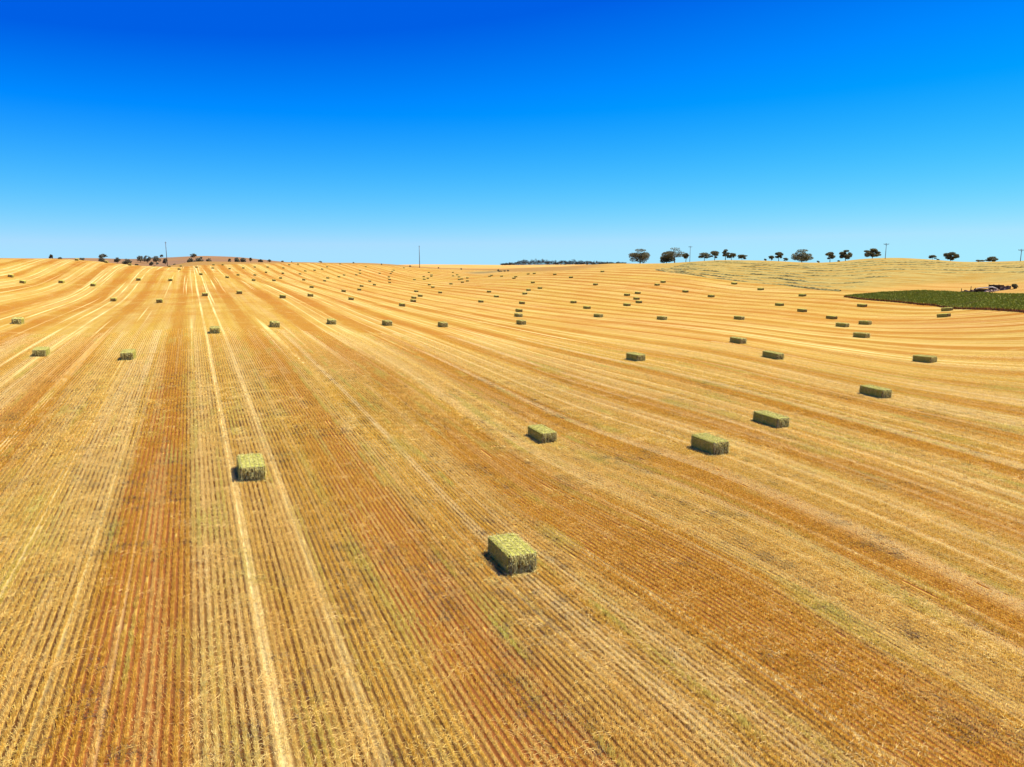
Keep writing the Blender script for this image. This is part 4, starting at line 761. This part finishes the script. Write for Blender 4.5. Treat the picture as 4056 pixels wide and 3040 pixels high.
def build_bales():
    labels = bale_labels()
    order = sorted(range(len(BALES)), key=lambda i: math.hypot(BALES[i][0], BALES[i][1]))
    for rank, i in enumerate(order):
        x, y, ang, fx, fy = BALES[i]
        rd = random.Random(i * 7 + 1)
        z = hz(x, y)
        dz = 0.6
        tx, ty = math.sin(R(ang)), math.cos(R(ang))
        pitch = math.atan2(hz(x + tx, y + ty) - hz(x - tx, y - ty), 2.0)
        roll = math.atan2(hz(x + ty, y - tx) - hz(x - ty, y + tx), 2.0)
        rot = (pitch, -roll, -R(ang) + (math.pi if rd.random() < 0.5 else 0) * 0)
        lab = labels[i]
        sz = -0.02
        if rank < 26:
            o = empty("hay_bale", (x, y, z + sz)); o.rotation_euler = rot
            body = NEAR_BODY if rank < 12 else MID_BODY
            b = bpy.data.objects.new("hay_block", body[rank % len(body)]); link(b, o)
            for q in range(6): link(bpy.data.objects.new("twine", TWINES[q]), o)
            sm = NEAR_STRAND if rank < 12 else MID_STRAND
            s = bpy.data.objects.new("loose_hay", sm[rank % len(sm)]); link(s, o); s["kind"] = "stuff"
        else:
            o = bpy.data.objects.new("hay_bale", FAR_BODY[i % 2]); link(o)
            o.location = (x, y, z + sz); o.rotation_euler = rot
        o.scale = (rd.uniform(.97, 1.03), rd.uniform(.95, 1.04), rd.uniform(.95, 1.05))
        tag(o, lab, "hay bale", "square hay bales left on the stubble")
build_bales()

# ------------------------------------------------------------------ windrows on the right slope
def windrow_material():
    mat, t = new_mat("windrow_hay")
    P, X, Y, Zc = t.pos()
    n = t.noise(P, 0.9, 4, 0.7)
    c = t.mix(t.mr(n, 0.35, 0.65), (0.17, 0.16, 0.045), (0.40, 0.32, 0.10))
    t.out(c, rough=0.9, spec=0.1)
    return mat
MAT_WIND = windrow_material()
def build_windrows():
    for k, line in enumerate(WINDROWS):
        P = np.array(line, float)
        if len(P) < 4: continue
        seg = np.r_[0, np.cumsum(np.hypot(*np.diff(P, axis=0).T))]
        s = np.arange(0, seg[-1], 0.9)
        x = np.interp(s, seg, P[:, 0]); y = np.interp(s, seg, P[:, 1])
        kern = np.ones(15) / 15
        if len(x) > 20:
            x = np.convolve(np.pad(x, 7, mode='edge'), kern, 'valid'); y = np.convolve(np.pad(y, 7, mode='edge'), kern, 'valid')
        tx, ty = np.gradient(x), np.gradient(y); L = np.hypot(tx, ty) + 1e-6; nx_, ny_ = -ty / L, tx / L
        wob = (vnoise(s * 0.1, s * 0 + k, 51) - 0.5) * 1.6
        x = x + nx_ * wob; y = y + ny_ * wob
        amp = np.clip(vnoise(s * 0.10, s * 0 + k * 3, 52) * 1.3 + 0.05 + 0.5 * (vnoise(s * 0.5, s * 0 + k * 3, 53) - 0.5), 0.0, 1.2) * (1.0 if k < 4 else 0.75)
        cs = np.array([-1.0, -0.6, -0.2, 0.2, 0.6, 1.0]); ch = np.array([-0.12, 0.55, 0.95, 1.0, 0.6, -0.12])
        V, Fc = [], []
        for i in range(len(s)):
            for c, h in zip(cs, ch):
                w = 0.65 * (0.75 + 0.5 * random.random())
                px, py = x[i] + nx_[i] * c * w, y[i] + ny_[i] * c * w
                V.append((px, py, hz(px, py) + (h * 0.42 * amp[i] * random.uniform(0.6, 1.3) if h > 0 else -0.06)))
        m = len(cs)
        for i in range(len(s) - 1):
            for j in range(m - 1): Fc.append((i * m + j, i * m + j + 1, (i + 1) * m + j + 1, (i + 1) * m + j))
        o = mesh_obj("windrow", V, Fc, MAT_WIND)
        nm = ["lowest", "second lowest", "third lowest", "fourth lowest", "fifth lowest", "fifth highest", "fourth highest", "third highest", "second highest", "highest"][k]
        tag(o, "grey green windrow of cut hay on the right slope, %s of the ten" % nm, "windrow", "windrows of cut hay on the right slope")
build_windrows()

# ------------------------------------------------------------------ trees
def leaf_material(name, c1, c2, c3):
    mat, t = new_mat(name)
    tone = t.attr("tone")
    c = t.mix(t.mr(tone, 0.0, 0.6), c1, c2); c = t.mix(t.mr(tone, 0.6, 1.0), c, c3)
    t.out(c, rough=0.6, spec=0.2, trans=0.25)
    return mat
MAT_LEAF = leaf_material("gum_leaves", (0.085, 0.085, 0.034), (0.16, 0.145, 0.058), (0.28, 0.235, 0.10))
MAT_LEAF2 = leaf_material("scrub_leaves", (0.10, 0.095, 0.055), (0.165, 0.15, 0.085), (0.25, 0.215, 0.125))
MAT_WOOD = leaf_material("woodland_leaves", (0.022, 0.022, 0.014), (0.040, 0.038, 0.024), (0.075, 0.066, 0.040))
MAT_BARK = plain("gum_bark", (0.115, 0.085, 0.065), 0.85, 0.1, 0.35, 1.2)

def leaf_clump(V, Fc, tn, c, rad, n, ls, rd):
    for _ in range(n):
        while True:
            p = (rd.uniform(-1, 1), rd.uniform(-1, 1), rd.uniform(-1, 1))
            l = math.sqrt(sum(q * q for q in p))
            if 0.05 < l <= 1: break
        f = l ** 0.5 / l if rd.random() < 0.7 else 1.0
        p = Vector((p[0] * f * rad[0], p[1] * f * rad[1], p[2] * f * rad[2])) + Vector(c)
        a = Vector((rd.gauss(0, 1), rd.gauss(0, 1), rd.gauss(0, .8))).normalized()
        b = a.cross(Vector((rd.gauss(0, 1), rd.gauss(0, 1), rd.gauss(0, 1)))).normalized()
        s = ls * rd.uniform(0.6, 1.4)
        o = len(V)
        V += [tuple(p - a * s - b * s * .4), tuple(p + a * s * .2 - b * s * .55), tuple(p + a * s + b * s * .1), tuple(p - a * s * .1 + b * s * .6)]
        Fc.append((o, o + 1, o + 2, o + 3)); tn += [rd.random()] * 4
def make_tree(name, kind, x, y, z, h, w, seed, label, group, ls, per, mat=None):
    rd = random.Random(seed)
    root = empty(name, (x, y, z))
    V, Fc, tn = [], [], []
    limbs = []
    cl = []
    hw = w / 2
    if kind == 'round':
        n = 17
        for i in range(n):
            a = rd.uniform(0, 6.283); q = math.sqrt(rd.random()) * 0.72
            zz = rd.uniform(0.22, 0.86) * (1 - 0.35 * q)
            cl.append(((math.cos(a) * q * hw, math.sin(a) * q * hw, zz * h), (hw * rd.uniform(.28, .42), hw * rd.uniform(.28, .42), h * rd.uniform(.13, .20))))
        cl.append(((0, 0, h * .88), (hw * .5, hw * .45, h * .10)))
        trunk_h = 0.35
    elif kind == 'open':
        n = 17
        for i in range(n):
            a = rd.uniform(0, 6.283) if i > 3 else i * 3.1416 + rd.uniform(-.5, .5); q = rd.uniform(.25, .82)
            zz = rd.uniform(0.26, 0.90) * (1 - 0.18 * q)
            cl.append(((math.cos(a) * q * hw, math.sin(a) * q * hw, zz * h), (hw * rd.uniform(.20, .34), hw * rd.uniform(.20, .32), h * rd.uniform(.09, .16))))
        cl.append(((rd.uniform(-.15, .15) * hw, 0, h * .90), (hw * .34, hw * .3, h * .09)))
        trunk_h = 0.32
    elif kind == 'umbrella':
        n = 9
        for i in range(n):
            a = i / n * 6.283 + rd.uniform(-.4, .4); q = rd.uniform(.25, .72)
            zz = rd.uniform(0.48, 0.90) - 0.10 * q
            cl.append(((math.cos(a) * q * hw, math.sin(a) * q * hw, zz * h), (hw * rd.uniform(.30, .48), hw * rd.uniform(.30, .45), h * rd.uniform(.08, .14))))
        cl.append(((0, 0, h * .90), (hw * .5, hw * .45, h * .09)))
        for q in (-1, 1):
            if rd.random() < .75: cl.append(((q * rd.uniform(.25, .6) * hw, rd.uniform(-.3, .3) * hw, h * rd.uniform(.28, .45)), (hw * rd.uniform(.2, .32), hw * .24, h * rd.uniform(.07, .12))))
        trunk_h = 0.36
    else:
        n = 6
        for i in range(n):
            a = rd.uniform(0, 6.283); q = rd.uniform(.1, .66)
            cl.append(((math.cos(a) * q * hw, math.sin(a) * q * hw, h * rd.uniform(.28, .70) * (1 - .3 * q)), (hw * rd.uniform(.30, .45), hw * rd.uniform(.30, .45), h * rd.uniform(.20, .30))))
        trunk_h = 0.2
    for c, rad in cl: leaf_clump(V, Fc, tn, c, rad, per, ls, rd)
    tr = max(0.05, h * 0.028)
    fork = Vector((rd.uniform(-.03, .03) * w, rd.uniform(-.03, .03) * w, trunk_h * h))
    parts = [tube([(0, 0, -0.6), (fork.x * .3, fork.y * .3, fork.z * .5), tuple(fork)], [tr * 1.5, tr * 1.15, tr], 7)]
    for c, rad in cl[::2] if kind != 'bush' else cl[:3]:
        e = Vector(c); m = fork.lerp(e, .5) + Vector((0, 0, -0.05 * h))
        parts.append(tube([tuple(fork), tuple(m), tuple(e)], [tr * .75, tr * .48, tr * .2], 5))
    tv, tf = join(parts)
    mesh_obj("trunk", tv, tf, MAT_BARK, root, smooth=True)
    mesh_obj("crown", V, Fc, mat or MAT_LEAF, root, attrs={"tone": ('POINT', tn)})
    tag(root, label, "bush" if kind == 'bush' else "tree", group)
    return root
R_LABELS = [
 "big rounded gum tree with gaps in its crown, leftmost on the right skyline", "dense dark gum beside the big rounded one on the right skyline",
 "tall spreading gum whose crown rises behind the dense dark one", "thin gum just left of the slim power pole",
 "flat topped gum, first of the row right of the slim pole", "narrow gum second in the row right of the slim pole", "tallest thin gum in the row right of the slim pole",
 "low gum under the tallest thin gum of the row", "low domed gum at the right end of the row", "lone round bush on the skyline between two tree rows",
 "small leaning gum left of the slender pair on the skyline", "slender upright gum left of the broad dense dome", "very small gum just left of the broad dense dome",
 "broad dense dome shaped gum in the middle of the right skyline", "low bush just right of the broad dense dome", "forked gum standing alone right of the broad dome",
 "open crowned gum second right of the broad dome", "small bush at the foot of the open crowned gum", "wide open gum just left of the power pole with crossarm",
 "small gum at the left of the pair right of the crossarm pole", "tiny bush between the two gums right of the crossarm pole", "wide open gum alone right of the crossarm pole",
 "low spreading bush near the right end of the skyline", "dark low gum near the right end of the skyline"]
def build_trees():
    ri = 0
    li = [0, 0]
    def ranks(sd):
        q = sorted([n for n, t in enumerate(TREES) if t[0] == sd], key=lambda n: TREES[n][2] / TREES[n][3])
        return {n: i for i, n in enumerate(q)}
    hill_rank, edge_rank = ranks('L'), ranks('M')
    for n, (side, kind, x, y, z, h, w) in enumerate(TREES):
        if side == 'R':
            lab = R_LABELS[ri]; ri += 1
            k2 = kind
            make_tree("gum_tree" if kind != 'bush' else "bush", k2, x, y, z, h * (1.0 if kind == 'bush' else 1.12), w, 100 + n, lab, "gum trees along the right skyline", 0.25 if h > 2.2 else 0.16, (520 if n < 3 else 300) if kind in ('round', 'open') else 220)
        elif side == 'L':
            lab = "%s on the dry brown hill, %s from the left" % ({'round': "dark rounded tree", 'open': "dark open tree", 'umbrella': "thin dark tree", 'bush': "low dark bush"}[kind], ORD[hill_rank[n]])
            make_tree("hill_tree" if kind != 'bush' else "bush", kind, x, y, z, h * 1.05, w * 1.05, 300 + n, lab, "trees and bushes on the brown hill", 0.55, 60, MAT_LEAF2)
        else:
            lab = "small dark bush on the far field edge, %s from the left" % ORD[edge_rank[n]]
            make_tree("bush", kind, x, y, z - 0.1, h, w, 500 + n, lab, "small bushes along the far field edge", 0.22, 50, MAT_LEAF2)
build_trees()

def build_wood():
    rd = random.Random(77)
    V, Fc, tn = [], [], []
    r = 1640.0
    prof = [(-0.8, 5), (0.2, 9), (1.0, 12), (2.0, 14), (2.6, 15), (3.0, 9), (3.9, 11), (5.0, 10), (6.5, 9), (7.4, 7.5), (7.7, 8.5), (8.9, 7), (9.3, 5)]
    a = -0.8
    while a < 9.3:
        hh = float(np.interp(a, [p[0] for p in prof], [p[1] for p in prof])) * rd.uniform(0.75, 1.12)
        rr = r + rd.uniform(-25, 40)
        x, y = math.sin(R(a)) * rr, math.cos(R(a)) * rr
        z = float(lerp_tab(a, HILL_B)) - 1.0 - (1.0 if rr > r else 0)
        for q in range(4):
            c = (x + rd.uniform(-2.5, 2.5), y + rd.uniform(-2, 2), z + hh * rd.uniform(.35, .85))
            leaf_clump(V, Fc, tn, c, (rd.uniform(1.6, 3.0), 2.2, hh * rd.uniform(.16, .28)), 34, 0.62, rd)
        leaf_clump(V, Fc, tn, (x, y, z + hh * .25), (2.6, 2.2, hh * .3), 40, 0.7, rd)
        a += rd.uniform(0.05, 0.10)
    o = mesh_obj("woodland", V, Fc, MAT_LEAF2, attrs={"tone": ('POINT', tn)})
    o.data.materials.clear(); o.data.materials.append(MAT_WOOD)
    tag(o, "dark strip of woodland on the skyline right of centre", "woodland", kind="stuff")
build_wood()

# ------------------------------------------------------------------ power poles
MAT_POLE = plain("pole_timber", (0.13, 0.10, 0.085), 0.8, 0.15, 0.3, 0.8)
MAT_ARM = plain("pole_arm", (0.10, 0.08, 0.07), 0.8, 0.15, 0.3, 0.8)
MAT_INS = plain("insulator", (0.22, 0.14, 0.10), 0.3, 0.5, 0.1)
def build_poles():
    labs = ["tall plain power pole at the left, in front of the brown hill", "tall plain power pole left of centre on the field edge",
            "slim power pole among the gum trees on the right skyline", "power pole with crossarm on the crest at the right", "power pole at the far right edge of the skyline"]
    for i, (x, y, z, h) in enumerate(POLES):
        o = empty("power_pole", (x, y, z), R(20 if i < 2 else -35))
        r = max(0.16, h * 0.016)
        v, f = tube([(0, 0, -0.5), (0, 0, h * .5), (0, 0, h)], [r, r * .82, r * .6], 8)
        mesh_obj("post", v, f, MAT_POLE, o, smooth=True)
        L = 0.5 if i < 2 else 1.15
        za = h - (0.9 if i < 2 else 0.55)
        v, f = box(-L, L, -0.09, 0.09, za - .1, za + .1)
        arm = mesh_obj("crossarm", v, f, MAT_ARM, o)
        for q in (-0.9, 0.9) if i < 2 else (-0.92, -0.35, 0.92):
            v, f = tube([(q * L, 0, za + .1), (q * L, 0, za + .22), (q * L, 0, za + .36)], [.05, .09, .05], 7)
            mesh_obj("insulator", v, f, MAT_INS, arm)
        v, f = join([tube([(s * L * .6, 0.02, za), (0, 0.02, za - .7)], [.035, .035], 5) for s in (-1, 1)])
        mesh_obj("brace", v, f, MAT_ARM, o)
        tag(o, labs[i], "power pole", "power poles along the skyline")
build_poles()

# ------------------------------------------------------------------ green standing crop
def crop_material():
    mat, t = new_mat("green_crop")
    tone = t.attr("tone"); hh = t.attr("tall")
    P, X, Y, Zc = t.pos()
    n = t.noise(P, 0.12, 4, 0.65)
    top = t.mix(tone, (0.22, 0.25, 0.014), (0.31, 0.33, 0.028))
    top = t.mix(t.m('MULTIPLY', t.mr(n, 0.56, 0.70), 0.7), top, (0.28, 0.21, 0.05))
    stem = t.mix(tone, (0.26, 0.10, 0.040), (0.36, 0.16, 0.060))
    t.out(t.mix(t.mr(hh, 0.60, 0.95), stem, top), rough=0.7, spec=0.2, trans=0.1)
    return mat
def build_crop():
    rd = random.Random(9)
    poly = CROP
    xs = [p[0] for p in poly]; ys = [p[1] for p in poly]
    def inside(x, y):
        c = False
        for i in range(len(poly)):
            (x1, y1), (x2, y2) = poly[i], poly[i - 1]
            if (y1 > y) != (y2 > y) and x < (x2 - x1) * (y - y1) / (y2 - y1) + x1: c = not c
        return c
    V, Fc, tn, tl = [], [], [], []
    n = 0
    while n < 42000:
        x, y = rd.uniform(min(xs), max(xs)), rd.uniform(min(ys), max(ys))
        if not inside(x, y): continue
        n += 1
        z = hz(x, y); h = rd.uniform(0.60, 0.85); a = rd.uniform(0, 3.1416); w = rd.uniform(.10, .22)
        dx, dy = math.cos(a) * w, math.sin(a) * w; lx, ly = rd.gauss(0, .1), rd.gauss(0, .1)
        o = len(V); tt = rd.random()
        V += [(x - dx * .5, y - dy * .5, z - .03), (x + dx * .5, y + dy * .5, z - .03), (x + dx + lx, y + dy + ly, z + h * .7), (x - dx + lx, y - dy + ly, z + h * .7), (x + dx * .3 + 2 * lx, y + dy * .3 + 2 * ly, z + h)]
        Fc += [(o, o + 1, o + 2, o + 3), (o + 3, o + 2, o + 4)]
        tn += [tt] * 5; tl += [0, 0, .8, .8, 1]
    o = mesh_obj("green_crop", V, Fc, crop_material(), attrs={"tone": ('POINT', tn), "tall": ('POINT', tl)})
    tag(o, "uncut patch of dark green crop with a reddish edge at the right", "crop", kind="stuff")
build_crop()

# ------------------------------------------------------------------ ruin beyond the crop
def build_ruin():
    rz = R(-65.0)                                   # long side lies across the view from the field
    p0 = Vector((140.0 - 8.3 * math.cos(rz), 210.5 - 8.3 * math.sin(rz), 0.0))
    rd = random.Random(4)
    stone = plain("ruin_stone", (0.16, 0.115, 0.075), 0.95, 0.05, 0.5, 1.5)
    dark = plain("rusted_iron_and_void", (0.060, 0.042, 0.024), 0.9, 0.03, 0.4, 1.0)
    white = plain("weathered_beam", (0.62, 0.55, 0.40), 0.8, 0.05, 0.12, 1.0)
    rub = plain("rubble_stone", (0.36, 0.25, 0.18), 0.95, 0.05, 0.4, 2.0)
    zb = min(hz(p0.x + q * math.cos(rz), p0.y + q * math.sin(rz)) for q in (0, 4, 8, 12, 16)) - 0.05
    root = empty("farm_ruin", (p0.x, p0.y, zb), rz)
    def gz(x, y):
        c, s = math.cos(rz), math.sin(rz)
        return hz(p0.x + c * x - s * y, p0.y + s * x + c * y) - zb
    def wall(x0, x1, y, hgt, n):
        V, Fc = [], []
        for i in range(n + 1):
            x = x0 + (x1 - x0) * i / n; g = gz(x, y)
            hh = hgt * rd.uniform(.55, 1.05)
            V += [(x, y - .22, g - .3), (x, y + .22, g - .3), (x, y + .18, g + hh), (x, y - .18, g + hh * rd.uniform(.9, 1))]
        for i in range(n):
            a, b = i * 4, i * 4 + 4
            Fc += [(a, b, b + 3, a + 3), (a + 3, b + 3, b + 2, a + 2), (a + 2, b + 2, b + 1, a + 1)]
        Fc += [(0, 3, 2, 1), (n * 4, n * 4 + 1, n * 4 + 2, n * 4 + 3)]
        mesh_obj("wall", V, Fc, stone, root)
    wall(0.0, 4.4, 0.3, 1.0, 12)
    wall(11.4, 14.2, 0.2, 1.15, 8)
    for x, hh in ((0.15, 1.5), (3.0, 2.0), (4.3, 1.5)):
        v, f = tube([(x, 0.0, gz(x, 0) - .3), (x + .05, 0.02, gz(x, 0) + hh)], [.12, .09], 6)
        mesh_obj("post", v, f, dark, root)
    # dark iron bin behind
    g = gz(8.6, 2.2)
    tank = None
    v, f = join([box(7.0, 10.1, 1.9, 4.0, g - .3, g + 1.55)])
    tank = mesh_obj("iron_bin", v, f, dark, root)
    for x in (7.1, 8.5, 9.95):
        v, f = tube([(x, 1.8, g), (x, 1.8, g + 1.85)], [.09, .07], 6)
        mesh_obj("corner_post", v, f, dark, tank)
    v, f = join([box(3.6, 8.6, .5, 1.7, gz(6, 1) - .2, gz(6, 1) + .85)])
    mesh_obj("void_shade_box", v, f, dark, root)  # dark box standing in for the shaded void under the beam
    g = gz(7.5, 0)
    v, f = tube([(4.6, -.1, g + .75), (5.4, -.15, g + 1.0), (9.4, -.2, g + 1.45), (10.9, -.3, g + 1.0)], [.17, .19, .19, .16], 7)
    mesh_obj("beam", v, f, white, root, smooth=True)
    v, f = tube([(7.5, -1.0, g - .05), (8.7, -.4, g + 1.0)], [.09, .09], 6)
    mesh_obj("prop", v, f, white, root)
    for q in range(46):
        x, y = rd.gauss(9.8, 1.3), rd.gauss(-.5, .6); s = rd.uniform(.12, .34); gg = gz(x, y)
        v, f = box(-s, s, -s * .8, s * .8, -s * .6, s * .6)
        M = Matrix.Rotation(rd.uniform(0, 3), 4, 'Z') @ Matrix.Rotation(rd.uniform(-.5, .5), 4, 'X')
        v = [tuple(M @ Vector((a * rd.uniform(.75, 1.2), b * rd.uniform(.75, 1.2), c)) + Vector((x, y, gg + s * .4))) for a, b, c in v]
        mesh_obj("stone", v, f, rub, root)
    tag(root, "tumbled farm ruin with dark iron bin and white fallen beam behind the green crop", "ruin")
    c, s = math.cos(rz), math.sin(rz)
    bx, by = p0.x + c * 15.4, p0.y + s * 15.4
    make_tree("bush", 'bush', bx, by, hz(bx, by) - .1, 1.9, 2.6, 901, "dark bush at the right end of the farm ruin", None, 0.16, 120)
build_ruin()
